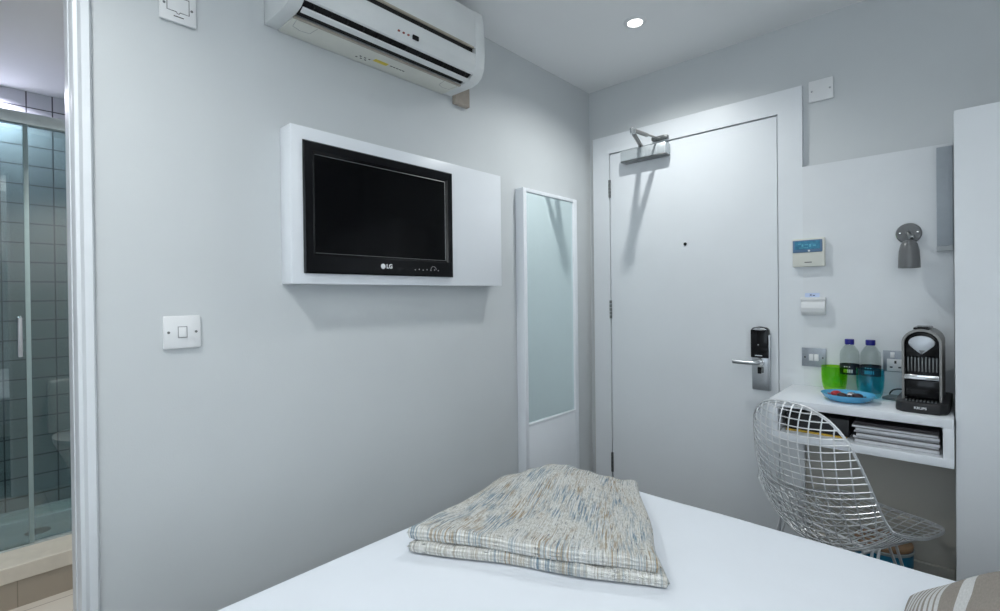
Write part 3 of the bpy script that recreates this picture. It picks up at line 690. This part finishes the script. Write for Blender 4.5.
b = NB(); prism(b, [p for p in arch(0.0405, 0.2435, 0.165)], 'Y', -0.076, -0.040, 0.003); head = lo('brew_head', b, M['black'])
b = NB()      # pale shield on the head
sh = [(0.031*math.cos(a), 0.209+0.022*math.sin(a)) for a in [math.pi*(-0.12+1.24*i/20) for i in range(21)]]+[(-0.012, 0.184), (0, 0.174), (0.012, 0.184)]
prism(b, sh, 'Y', -0.084, -0.075, 0.002); lv = lo('lever_shield', b, mat('pale silver plastic', (0.50, 0.53, 0.57), 0.3, 0.3, var=0.02), 40, head)
b = NB(); prism(b, [(-0.006, 0.187), (0, 0.176), (0.009, 0.187)], 'Y', -0.0865, -0.083, 0.001); lo('spout_notch', b, M['darksteel'], 40, head)
b = NB()
for k in range(9): box(b, -0.036+k*0.0085, -0.032+k*0.0085, -0.060, -0.046, 0.118, 0.163, 0.001)
lo('vertical_fins', b, M['darksteel'])
b = NB(); box(b, -0.041, 0.041, -0.092, -0.046, 0.100, 0.105, 0.0015); 
for k in range(7): box(b, -0.036+k*0.011, -0.030+k*0.011, -0.088, -0.050, 0.105, 0.111, 0.001)
box(b, -0.041, 0.041, -0.096, -0.091, 0.098, 0.112, 0.002); lo('cup_grid', b, M['chrome'])
b = NB(); box(b, -0.041, 0.041, -0.080, -0.046, 0.040, 0.094, 0.002); lo('capsule_bin', b, M['black'])
b = NB()
for k in range(9): box(b, -0.037+k*0.0086, -0.0335+k*0.0086, -0.108, -0.082, 0.032, 0.0365)
lo('drip_grille', b, M['darksteel'])
b = NB()
box(b, -0.020, 0.020, -0.08, 0.05, 0.250, 0.2565, 0.003); box(b, -0.010, 0.016, -0.083, -0.03, 0.254, 0.2595, 0.002); lo('handle', b, M['black'])
b = NB(); prism(b, arch(0.042, 0.225), 'Y', 0.111, 0.150, 0.004); lo('water_tank', b, M['matblack'])
b = NB(); pts = [(-0.040, 0.12, 0.012), (-0.066, 0.125, 0.004), (-0.092, 0.120, 0.0035), (-0.101, 0.130, 0.008), (-0.092, 0.140, 0.022), (-0.070, 0.145, 0.026), (-0.050, 0.150, 0.016), (-0.036, 0.150, 0.010)]
tube(b, spline(pts, 6), 0.0024, 8); lo('power_cord', b, M['matblack'])

# bin under the desk
tx_, ty_ = -0.181, 2.10
t = thing('bin', 'round blue bin with a wooden lid on the floor under the desk', 'bin', (tx_, ty_, 0))
TH = 0.362
b = NB(); lathe(b, [(0, 0), (0.070, 0), (0.073, 0.004), (0.080, TH-0.012), (0.081, TH)], (tx_, ty_, 0.0005), 44); obj('bin_body', b, M['tubblue'], t, 40)
b = NB(); lathe(b, [(0.0815, TH-0.005), (0.083, TH-0.002), (0.083, TH+0.003), (0.0805, TH+0.005), (0.079, TH+0.001)], (tx_, ty_, 0.0005), 44, cap=False); obj('rim', b, M['alloy'], t, 40)
b = NB(); lathe(b, [(0, TH+0.0055), (0.079, TH+0.0055), (0.080, TH+0.010), (0.080, TH+0.016), (0.077, TH+0.019), (0, TH+0.020)], (tx_, ty_, 0.0005), 44); obj('lid', b, M['wood'], t, 40)

# ------------------------------------------------------------------ wire chair, local: faces +Y
ch = thing('wire_chair', 'chromed wire mesh chair drawn up to the desk behind the bed', 'chair', (-0.3265, 1.8375, 0.0005))
ZM = 0.55        # height of the corner where the side rim turns from seat to back
# rows from the front lip to the top of the back: half width, rim (y, z), centre line (y, z)
ROWS = [(0, .342, -.072, .342, -.072), (.05, .345, -.072, .341, -.0725), (.108, .350, -.072, .336, -.073), (.150, .340, -.071, .324, -.074), (.172, .315, -.07, .300, -.079),
        (.185, .26, -.068, .25, -.092), (.203, .17, -.054, .17, -.115), (.222, .06, -.020, .06, -.132), (.229, .006, .0, -.02, -.120), (.222, -.004, .010, -.055, -.085),
        (.208, -.016, .045, -.089, -.010), (.197, -.043, .118, -.119, .083), (.176, -.072, .205, -.136, .175), (.156, -.090, .258, -.139, .243), (.118, -.104, .300, -.131, .293), (.064, -.112, .323, -.119, .321), (0, -.113, .328, -.113, .328)]
def lin(t):
    """smooth row at parameter t in 0..1"""
    n_ = len(ROWS)-1; k = min(n_-1, int(t*n_)); f = t*n_-k
    a, b_, c, d = (Vector(ROWS[max(0, k-1)]), Vector(ROWS[k]), Vector(ROWS[k+1]), Vector(ROWS[min(n_, k+2)]))
    return [0.5*((2*q)+(r_-p)*f+(2*p-5*q+4*r_-s_)*f*f+(3*q-p-3*r_+s_)*f**3) for p, q, r_, s_ in zip(ROWS[max(0, k-1)], ROWS[k], ROWS[k+1], ROWS[min(n_, k+2)])]
def shell(x, t):
    w_, ry, rz, cy, cz = lin(t)
    q = min(1.0, abs(x)/w_)**2.2 if w_ > 1e-4 else 0
    return Vector((x, cy+(ry-cy)*q, ZM+cz+(rz-cz)*q))
wr = 0.0020
b = NB(); NX = 14
TS = [k/240 for k in range(241)]
for i in range(NX):
    x = -0.195+0.39*i/(NX-1)
    run = []
    for t in TS:
        if lin(t)[0] >= abs(x): run.append(shell(x, t))
        else:
            if len(run) > 3: tube(b, run, wr, 6)
            run = []
    if len(run) > 3: tube(b, run, wr, 6)
# cross wires at even spacing along the centre line
cl_ = [shell(0, t) for t in TS]; acc = [0]
for p, q in zip(cl_, cl_[1:]): acc.append(acc[-1]+(q-p).length)
NL = 36
for j in range(1, NL):
    g_ = acc[-1]*j/NL
    k = next(k for k in range(len(acc)) if acc[k] >= g_); t = TS[k]; hw = max(0, lin(t)[0])
    if hw > 0.03: tube(b, [shell(-hw+2*hw*q/18, t)+Vector((0, 0, -0.0035)) for q in range(19)], wr, 6)
obj('wire_shell', b, M['wire'], ch, 60, (0, 0, 0))
def outline():
    R_ = []
    for t in TS:
        w_, ry, rz, cy, cz = lin(t); R_.append(Vector((max(0, w_), ry, ZM+rz)))
    return R_[:-1]+[Vector((-v.x, v.y, v.z)) for v in reversed(R_)][:-1]
for off in ((0, 0, 0), (0, 0.004, -0.0075)):
    b = NB(); tube(b, [p*Vector((1, 1, 1)) if False else Vector((p.x*(1 if off[2] == 0 else 0.985), p.y+off[1], p.z+off[2])) for p in outline()], 0.0028, 8, True); obj('rim_wire', b, M['wire'], ch, 60, (0, 0, 0))
for s_ in (-1, 1):
    for q_ in (-1, 1):
        fx, fy = s_*0.19, 0.09+q_*0.18
        b = NB()
        tube(b, [(s_*0.150, 0.13 if q_ > 0 else 0.03, ZM-0.088), (fx, fy, 0.012)], 0.004, 8); tube(b, [(s_*0.150, 0.10 if q_ > 0 else 0.06, ZM-0.088), (fx, fy, 0.012)], 0.004, 8)
        lathe(b, [(0, 0), (0.011, 0), (0.011, 0.012), (0.006, 0.016), (0, 0.016)], (fx, fy, 0), 14)
        obj('leg', b, M['wire'], ch, 60, (0, 0, 0))
b = NB()
for s_ in (-1, 1):
    tube(b, [(s_*0.15, 0.20, ZM-0.092), (s_*0.15, -0.01, ZM-0.088)], 0.004, 8)
    tube(b, [(s_*0.15, 0.10+0.05*s_, ZM-0.090), (0, 0.10, 0.34), (-s_*0.176, 0.10-0.09*s_, 0.26)], 0.0035, 8)
tube(b, [(-0.15, 0.16, ZM-0.092), (0.15, 0.16, ZM-0.092)], 0.004, 8); tube(b, [(-0.15, 0.02, ZM-0.088), (0.15, 0.02, ZM-0.088)], 0.004, 8)
obj('brace', b, M['wire'], ch, 60, (0, 0, 0))
for o in ch.children: o.data.transform(Matrix.Rotation(math.radians(-28), 4, 'Z'))

# ------------------------------------------------------------------ bed
BX0, BX1, BY0, BY1, BZ = -1.135, 0.90, 0.06, 1.492, 0.58
bed = thing('bed', 'double bed with a grey divan base filling the near side of the room', 'bed', ((BX0+BX1)/2, (BY0+BY1)/2, 0))
b = NB(); box(b, BX0+0.03, BX1-0.03, BY0+0.03, BY1-0.03, 0.06, 0.30, 0.02); obj('divan_base', b, M['divan'], bed, 40)
b = NB(); box(b, BX0+0.02, BX1-0.02, BY0+0.02, BY1-0.02, 0.302, 0.555, 0.03, 3); obj('mattress', b, M['mattress'], bed, 40)
for x in (BX0+0.12, BX1-0.12):
    for y in (BY0+0.12, BY1-0.12):
        b = NB(); lathe(b, [(0, 0), (0.022, 0), (0.027, 0.06), (0, 0.06)], (x, y, 0.0), 16); obj('leg', b, M['matblack'], bed, 40)
# duvet: a cloth over the mattress with rounded edges and soft waves
def noise2(x, y):
    return (math.sin(x*7.1+1.3*math.sin(y*5.2))+math.sin(y*9.3+1.7*math.sin(x*4.4+1))+0.6*math.sin(x*17+y*11))/2.6
b = NB(); nx, ny = 150, 110; skirt = 0.16; r = 0.022
def edge(s, half):
    """signed path coordinate to (horizontal, drop) around the mattress edge"""
    a = abs(s); flat = half-r; arc = r*math.pi/2
    if a <= flat: return s, 0
    if a <= flat+arc:
        t = (a-flat)/r; return math.copysign(flat+r*math.sin(t), s), r*(1-math.cos(t))
    return math.copysign(half, s), r+(a-flat-arc)
hx, hy = (BX1-BX0)/2, (BY1-BY0)/2
ext = r*math.pi/2-r+skirt
grid = []
for j in range(ny+1):
    row = []
    for i in range(nx+1):
        sx = (-1+2*i/nx)*(hx+ext); sy = (-1+2*j/ny)*(hy+ext)
        X, dx_ = edge(sx, hx); Y, dy_ = edge(sy, hy)
        d = max(dx_, dy_) if min(dx_, dy_) < 1e-6 else dx_+dy_-min(dx_, dy_)*0.75
        z = BZ-d+(0.0022*noise2(X*1.2, Y*1.2) if d < 0.03 else 0)
        wob = 0.004*math.sin((sx if dy_ > dx_ else sy)*16)*min(1, d/0.05)
        if dx_ > 0.02: X += math.copysign(wob, sx)
        if dy_ > 0.02: Y += math.copysign(wob, sy)
        row.append(b.verts.new((X+(BX0+BX1)/2, Y+(BY0+BY1)/2, z)))
    grid.append(row)
for j in range(ny):
    for i in range(nx): b.faces.new((grid[j][i], grid[j][i+1], grid[j+1][i+1], grid[j+1][i]))
solo('duvet', b, M['linen'], 'smooth white duvet spread over the whole bed', 'bedding', ((BX0+BX1)/2, (BY0+BY1)/2, 0.42), 180)

# ------------------------------------------------------------------ woven throw
def throw_mat():
    m = bpy.data.materials.new('woven throw'); m.use_nodes = True; nt = m.node_tree; bs = nt.nodes['Principled BSDF']
    uv = nt.nodes.new('ShaderNodeUVMap'); uv.uv_map = 'UVMap'
    def mp(sx, sy, ox=0):
        k = nt.nodes.new('ShaderNodeMapping'); k.inputs['Scale'].default_value = (sx, sy, 1); k.inputs['Location'].default_value = (ox, ox*0.7, 0)
        nt.links.new(uv.outputs[0], k.inputs[0]); return k
    def noise(sx, sy, ox=0, det=2):
        k = mp(sx, sy, ox); n = nt.nodes.new('ShaderNodeTexNoise'); n.inputs['Scale'].default_value = 1; n.inputs['Detail'].default_value = det
        nt.links.new(k.outputs[0], n.inputs['Vector']); return n.outputs['Fac']
    def mix(fac, a, c):
        x = nt.nodes.new('ShaderNodeMix'); x.data_type = 'RGBA'
        nt.links.new(fac, x.inputs['Factor'])
        for s, v in ((6, a), (7, c)):
            if isinstance(v, tuple): x.inputs[s].default_value = (*v, 1)
            else: nt.links.new(v, x.inputs[s])
        return x.outputs[2]
    def ramp(src, p0, p1):
        r_ = nt.nodes.new('ShaderNodeValToRGB'); r_.color_ramp.elements[0].position = p0; r_.color_ramp.elements[1].position = p1
        nt.links.new(src, r_.inputs[0]); return r_.outputs[0]
    def mul(a, c):
        x = nt.nodes.new('ShaderNodeMath'); x.operation = 'MULTIPLY'; nt.links.new(a, x.inputs[0]); nt.links.new(c, x.inputs[1]); return x.outputs[0]
    zone_b = ramp(noise(9, 3.2, 40.0), .42, .60); zone_t = ramp(noise(8, 2.6, 55.0), .45, .62)
    col = mix(ramp(noise(190, 40), .42, .60), (0.86, 0.86, 0.83), (0.62, 0.605, 0.55))
    col = mix(mul(ramp(noise(125, 7, 3.1), .47, .58), zone_b), col, (0.22, 0.32, 0.40))
    col = mix(mul(ramp(noise(135, 9, 9.7), .50, .60), zone_t), col, (0.42, 0.32, 0.20))
    col = mix(ramp(noise(170, 14, 21.3), .61, .70), col, (0.10, 0.13, 0.16))
    col = mix(ramp(noise(16, 150, 5.5), .64, .72), col, (0.30, 0.30, 0.28))
    col = mix(ramp(noise(120, 5, 33.0), .56, .66), col, (0.86, 0.86, 0.84))
    nt.links.new(col, bs.inputs['Base Color']); bs.inputs['Roughness'].default_value = 0.95; bs.inputs['Sheen Weight'].default_value = 0.15
    def wave(sx, sy, d):
        k = mp(sx, sy); w_ = nt.nodes.new('ShaderNodeTexWave'); w_.bands_direction = d; w_.inputs['Scale'].default_value = 1; w_.inputs['Distortion'].default_value = 0.6
        nt.links.new(k.outputs[0], w_.inputs['Vector']); return w_.outputs['Fac']
    mu = nt.nodes.new('ShaderNodeMath'); mu.operation = 'MULTIPLY'
    nt.links.new(wave(45, 45, 'X'), mu.inputs[0]); nt.links.new(wave(45, 45, 'Y'), mu.inputs[1])
    bp = nt.nodes.new('ShaderNodeBump'); bp.inputs['Strength'].default_value = 0.8; bp.inputs['Distance'].default_value = 0.004
    nt.links.new(mu.outputs[0], bp.inputs['Height']); nt.links.new(bp.outputs['Normal'], bs.inputs['Normal'])
    return m
M['throw'] = throw_mat()
def throw_layer(bm, corners, zb, th, hump, ragged, seed, uvo=(0, 0)):
    """a closed folded layer: bilinear outline, bulging rounded rim, humped top"""
    FL, FR, BR, BL = [Vector(c) for c in corners]
    rnd = random.Random(seed); ph = [rnd.uniform(0, 6) for _ in range(6)]
    n = 70; uvl = bm.loops.layers.uv.new('UVMap')
    def base(u, v):
        p = FL*(1-u)*(1-v)+FR*u*(1-v)+BR*u*v+BL*(1-u)*v
        e = 0.006*ragged
        p = p+Vector((math.sin(v*9+ph[0])*e*(abs(u-.5)*2)**6, math.sin(u*11+ph[1])*e*(abs(v-.5)*2)**6))
        return p
    def prof_(u, v):
        m_ = min(u, 1-u)*0.6; k_ = min(v, 1-v)*0.6
        d = min(m_, k_)
        rr = th*0.5
        return math.sqrt(max(0, 1-(1-min(1, d/rr))**2)) if d < rr else 1.0
    def mk(sign):
        g = []
        for j in range(n+1):
            row = []
            for i in range(n+1):
                u = 0.5-0.5*math.cos(math.pi*i/n)*0.999 if False else i/n; v = j/n
                u = u*u*(3-2*u)*0.35+u*0.65; v = v*v*(3-2*v)*0.35+v*0.65
                p = base(u, v); k = prof_(u, v)
                mid = zb+hump(u, v)*(1 if sign > 0 else hump_under)+th/2
                wob = 0.0025*math.sin(u*23+ph[2]+3*v)*math.sin(v*17+ph[3])+0.002*math.sin(u*41+v*9+ph[4])
                row.append((Vector((p.x, p.y, mid+sign*k*th/2+(wob if sign > 0 else 0)*k)), (u, v)))
            g.append(row)
        return g
    hump_under = 1.0
    top, bot = mk(1), mk(-1)
    for g, flip in ((top, False), (bot, True)):
        vs = [[bm.verts.new(q[0]) for q in row] for row in g]
        for j in range(n):
            for i in range(n):
                idx = [(j, i), (j, i+1), (j+1, i+1), (j+1, i)]
                if flip: idx.reverse()
                f = bm.faces.new([vs[a][c] for a, c in idx])
                for lp_, (a, c) in zip(f.loops, idx):
                    lp_[uvl].uv = (g[a][c][1][0]+uvo[0], g[a][c][1][1]+uvo[1])
        g.append(vs)
    bmesh.ops.remove_doubles(bm, verts=bm.verts, dist=0.00005)
b = NB()
hump = lambda u, v: 0.058*math.exp(-((u-0.40)/0.34)**2-((v-0.84)/0.36)**2)-0.010*(1-u)*v-0.006*u*v
C0 = [(-1.010, 0.730), (-0.455, 1.005), (-0.715, 1.400), (-1.045, 1.165)]
C1 = [(-1.002, 0.735), (-0.460, 0.998), (-0.720, 1.395), (-1.040, 1.160)]
throw_layer(b, C0, BZ+0.004, 0.031, lambda u, v: hump(u, v)*0.3, 1.0, 3, (0.37, 0.21))
b2 = NB(); throw_layer(b2, C1, BZ+0.035, 0.036, hump, 1.0, 5); 
me_ = bpy.data.meshes.new('tmp'); b2.to_mesh(me_); b2.free(); b.from_mesh(me_); bpy.data.meshes.remove(me_)
solo('throw_blanket', b, M['throw'], 'folded woven throw flecked white blue and brown on the corner of the bed', 'throw', (-0.8, 1.1, BZ+0.004), 180)

# ------------------------------------------------------------------ striped cushion
def cushion_mat():
    m = bpy.data.materials.new('striped linen'); m.use_nodes = True; nt = m.node_tree; bs = nt.nodes['Principled BSDF']
    uv = nt.nodes.new('ShaderNodeUVMap'); uv.uv_map = 'UVMap'; sp = nt.nodes.new('ShaderNodeSeparateXYZ'); nt.links.new(uv.outputs[0], sp.inputs[0])
    r_ = nt.nodes.new('ShaderNodeValToRGB'); r_.color_ramp.interpolation = 'CONSTANT'
    taupe, white = (0.33, 0.295, 0.26, 1), (0.70, 0.70, 0.70, 1)
    el = r_.color_ramp.elements
    stops = [(0.0, taupe)]
    x = 0.05
    for k in range(7): stops += [(x, white), (x+0.014, taupe)]; x += 0.024
    stops += [(x, white), (x+0.016, taupe), (0.295, white), (0.34, taupe), (0.66, white), (0.72, taupe)]
    el[0].position = 0; el[0].color = taupe
    el[1].position = stops[1][0]; el[1].color = stops[1][1]
    for p, c in stops[2:]:
        e = el.new(p); e.color = c
    nt.links.new(sp.outputs[0], r_.inputs[0])
    n = nt.nodes.new('ShaderNodeTexNoise'); n.inputs['Scale'].default_value = 160; mp = nt.nodes.new('ShaderNodeMapping'); mp.inputs['Scale'].default_value = (1, 0.25, 1)
    nt.links.new(uv.outputs[0], mp.inputs[0]); nt.links.new(mp.outputs[0], n.inputs['Vector'])
    mx = nt.nodes.new('ShaderNodeMix'); mx.data_type = 'RGBA'; mx.blend_type = 'MULTIPLY'; mx.inputs['Factor'].default_value = 0.35
    nt.links.new(r_.outputs[0], mx.inputs[6]); nt.links.new(n.outputs['Fac'], mx.inputs[7]); nt.links.new(mx.outputs[2], bs.inputs['Base Color'])
    bs.inputs['Roughness'].default_value = 0.95
    bp = nt.nodes.new('ShaderNodeBump'); bp.inputs['Strength'].default_value = 0.3; bp.inputs['Distance'].default_value = 0.002
    nt.links.new(n.outputs['Fac'], bp.inputs['Height']); nt.links.new(bp.outputs['Normal'], bs.inputs['Normal'])
    return m
M['cushion'] = cushion_mat()
b = NB(); n = 48; CS = 0.43; CT = 0.12; uvl = b.loops.layers.uv.new('UVMap')
for sgn in (1, -1):
    vs, uvs = [], []
    for j in range(n+1):
        rv, ru = [], []
        for i in range(n+1):
            u, v = i/n, j/n; a, c = 2*u-1, 2*v-1
            k = ((1-a*a)*(1-c*c))**0.42
            pin = 1-0.06*(1-a*a)*(c*c)-0.0; piy = 1-0.06*(1-c*c)*(a*a)
            rv.append(b.verts.new((a*CS/2*piy, c*CS/2*pin, sgn*CT/2*k+0.004*math.sin(a*7)*math.sin(c*6)*k))); ru.append((u, v))
        vs.append(rv); uvs.append(ru)
    for j in range(n):
        for i in range(n):
            idx = [(j, i), (j, i+1), (j+1, i+1), (j+1, i)]
            if sgn < 0: idx.reverse()
            f = b.faces.new([vs[p][q] for p, q in idx])
            for lp_, (p, q) in zip(f.loops, idx): lp_[uvl].uv = uvs[p][q]
bmesh.ops.remove_doubles(b, verts=b.verts, dist=0.0001)
cu = obj('cushion', b, M['cushion'], None, 180)
tag(cu, 'taupe linen cushion with white stripes at the near right of the bed', 'cushion')
cu.location = (0.100, 1.055, 0.712); cu.rotation_euler = (0, math.radians(-31), math.radians(-4))

# ------------------------------------------------------------------ bathroom fittings
GX = -2.925
sc = thing('shower_screen', 'sliding glass shower screen with an aluminium head rail in the bathroom', 'shower screen', (GX, 0.0, 0.1725))
b = NB(); box(b, GX-0.030, GX+0.006, -0.94, 0.94, 1.985, 2.035, 0.002); obj('head_rail', b, M['alloy'], sc, 40)
b = NB(); box(b, GX-0.028, GX+0.004, -0.94, 0.94, 0.1725, 0.180, 0.001); obj('sill_track', b, M['alloy'], sc, 40)
b = NB(); box(b, GX-0.003, GX+0.003, -0.62, 0.166, 0.181, 1.985); gd = obj('sliding_door', b, M['glass'], sc)
b = NB(); box(b, GX-0.022, GX-0.016, 0.156, 0.94, 0.181, 1.985); obj('fixed_pane', b, M['glass'], sc)
b = NB(); box(b, GX-0.006, GX+0.005, 0.156, 0.172, 0.181, 1.985, 0.001); obj('edge_post', b, M['postgrey'], sc, 40)
b = NB(); tube(b, spline([(GX+0.003, 0.137, 1.150), (GX+0.030, 0.137, 1.150), (GX+0.034, 0.137, 1.14), (GX+0.034, 0.137, 1.00), (GX+0.030, 0.137, 0.992), (GX+0.003, 0.137, 0.992)], 4), 0.009, 12); obj('door_handle', b, M['chrome'], gd, 40)
# tray
tr = thing('shower_tray', 'white shower tray behind the glass screen', 'shower tray', (-3.2, 0, 0))
b = NB(); tb = bmesh.new()
def rr_(x0, x1, y0, y1, z): return [tb.verts.new(p) for p in ((x0, y0, z), (x1, y0, z), (x1, y1, z), (x0, y1, z))]
L_ = [rr_(-3.499, -2.927, -0.949, 0.949, 0.0), rr_(-3.499, -2.927, -0.949, 0.949, 0.165), rr_(-3.445, -2.985, -0.89, 0.89, 0.165), rr_(-3.42, -3.01, -0.86, 0.86, 0.13)]
for a, c in zip(L_, L_[1:]):
    for i in range(4): tb.faces.new((a[i], a[(i+1) % 4], c[(i+1) % 4], c[i]))
tb.faces.new(L_[-1]); tb.faces.new(L_[0]); bmesh.ops.recalc_face_normals(tb, faces=tb.faces)
bmesh.ops.bevel(tb, geom=list(tb.edges), offset=0.008, segments=2, affect='EDGES'); merge(b, tb); obj('tray_body', b, M['tray'], tr, 40)
b = NB(); lathe(b, [(0, 0.004), (0.03, 0.004), (0.045, 0.002), (0.047, 0)], (-3.2, 0.20, 0.1305), 30); obj('drain', b, M['chrome'], tr, 40)
for lx_, ly_, lab in ((-3.40, -0.01, 'round ceiling downlight inside the shower'), (-2.15, 0.50, 'round ceiling downlight over the bathroom floor')):
    dup(dl, (lx_, ly_, ZC), lab)
# toilet and basin, seen reflected in the shower glass
to = thing('toilet', 'white toilet against the bathroom side of the wall, seen in the glass', 'toilet', (-1.86, 0.52, 0))
def oval(bm, cx, cy, prof_, sx, sy):
    t = bmesh.new(); n_ = 36; R_ = []
    for r_, z_ in prof_: R_.append([t.verts.new((cx+r_*sx*math.cos(2*math.pi*i/n_), cy+r_*sy*math.sin(2*math.pi*i/n_), z_)) for i in range(n_)])
    for a, c in zip(R_, R_[1:]):
        for i in range(n_): t.faces.new((a[i], a[(i+1) % n_], c[(i+1) % n_], c[i]))
    t.faces.new(R_[0]); t.faces.new(R_[-1]); bmesh.ops.recalc_face_normals(t, faces=t.faces); merge(bm, t)
b = NB(); oval(b, -1.92, 0.50, [(0.6, 0.0005), (0.55, 0.12), (0.7, 0.25), (0.98, 0.36), (1.0, 0.38)], 0.23, 0.18); obj('bowl', b, M['ceramic'], to, 50)
b = NB(); oval(b, -1.92, 0.50, [(0.97, 0.3805), (1.02, 0.385), (1.02, 0.405), (0.95, 0.412)], 0.23, 0.18); obj('seat_lid', b, M['ceramic'], to, 50)
b = NB(); box(b, W-WT-0.145, W-WT-0.002, 0.32, 0.68, 0.38, 0.72, 0.02, 3); obj('cistern', b, M['ceramic'], to, 40)
ba = thing('wash_basin', 'white wash basin on the bathroom end wall, seen in the glass', 'wash basin', (-2.3, 0.949, 0.5))
b = NB(); oval(b, -2.28, 0.71, [(0.35, 0.60), (0.7, 0.63), (0.97, 0.70), (1.0, 0.735), (0.93, 0.735), (0.8, 0.68), (0.3, 0.65)], 0.24, 0.235); obj('bowl', b, M['ceramic'], ba, 50)
b = NB(); tube(b, spline([(-2.28, 0.90, 0.735), (-2.28, 0.90, 0.82), (-2.28, 0.85, 0.84), (-2.28, 0.80, 0.82)], 5), 0.011, 12); obj('tap', b, M['chrome'], ba, 40)

# ------------------------------------------------------------------ bedside table with an unseen lamp added as fill
nt_ = thing('bedside_table', 'white bedside table beside the head of the bed', 'bedside table', (0.72, -0.35, 0))
b = NB(); box(b, 0.50, 0.93, -0.56, -0.14, 0.08, 0.60, 0.004); obj('cabinet', b, M['board'], nt_, 40)
b = NB(); box(b, 0.497, 0.515, -0.55, -0.15, 0.34, 0.585, 0.003); dr = obj('drawer', b, M['white'], nt_, 40)
b = NB(); lathe(b, [(0, 0), (0.012, 0), (0.010, 0.02), (0, 0.022)], (0.474, -0.35, 0.46), 16, 'X'); obj('knob', b, M['chrome'], dr, 40)
b = NB(); box(b, 0.53, 0.90, -0.53, -0.17, 0.0, 0.08); obj('plinth', b, M['matblack'], nt_, 40)
tl = thing('fill_lamp', 'unseen added fill lamp with a white shade on the bedside table', 'table lamp', (0.72, -0.35, 0.6005))
b = NB(); lathe(b, [(0, 0), (0.075, 0), (0.078, 0.008), (0.02, 0.025), (0.012, 0.06), (0.012, 0.60), (0, 0.60)], (0.72, -0.35, 0.6005), 32); obj('base', b, M['chrome'], tl, 40)
b = NB(); lathe(b, [(0.13, 1.16), (0.115, 1.37), (0.112, 1.37), (0.127, 1.16)], (0.72, -0.35, 0), 40, cap=False); obj('lamp_shade', b, M['plastic'], tl, 40)
def pillow(loc, rot, label):
    b = NB(); n = 32
    for sgn in (1, -1):
        vs = [[b.verts.new(((2*i/n-1)*0.34, (2*j/n-1)*0.23, sgn*0.075*((1-(2*i/n-1)**2)*(1-(2*j/n-1)**2))**0.4)) for i in range(n+1)] for j in range(n+1)]
        for j in range(n):
            for i in range(n):
                f = [vs[j][i], vs[j][i+1], vs[j+1][i+1], vs[j+1][i]]
                b.faces.new(f if sgn > 0 else f[::-1])
    bmesh.ops.remove_doubles(b, verts=b.verts, dist=0.0001)
    o = obj('pillow', b, M['linen'], None, 180); o.location = loc; o.rotation_euler = rot
    tag(o, label, 'pillow')
pillow((0.57, 1.02, 0.658), (0, 0, math.radians(90)), 'white pillow lying on the bed behind the striped cushion, lower of two')
pillow((0.57, 1.02, 0.812), (0, 0, math.radians(90)), 'white pillow behind the striped cushion, resting on the other pillow')
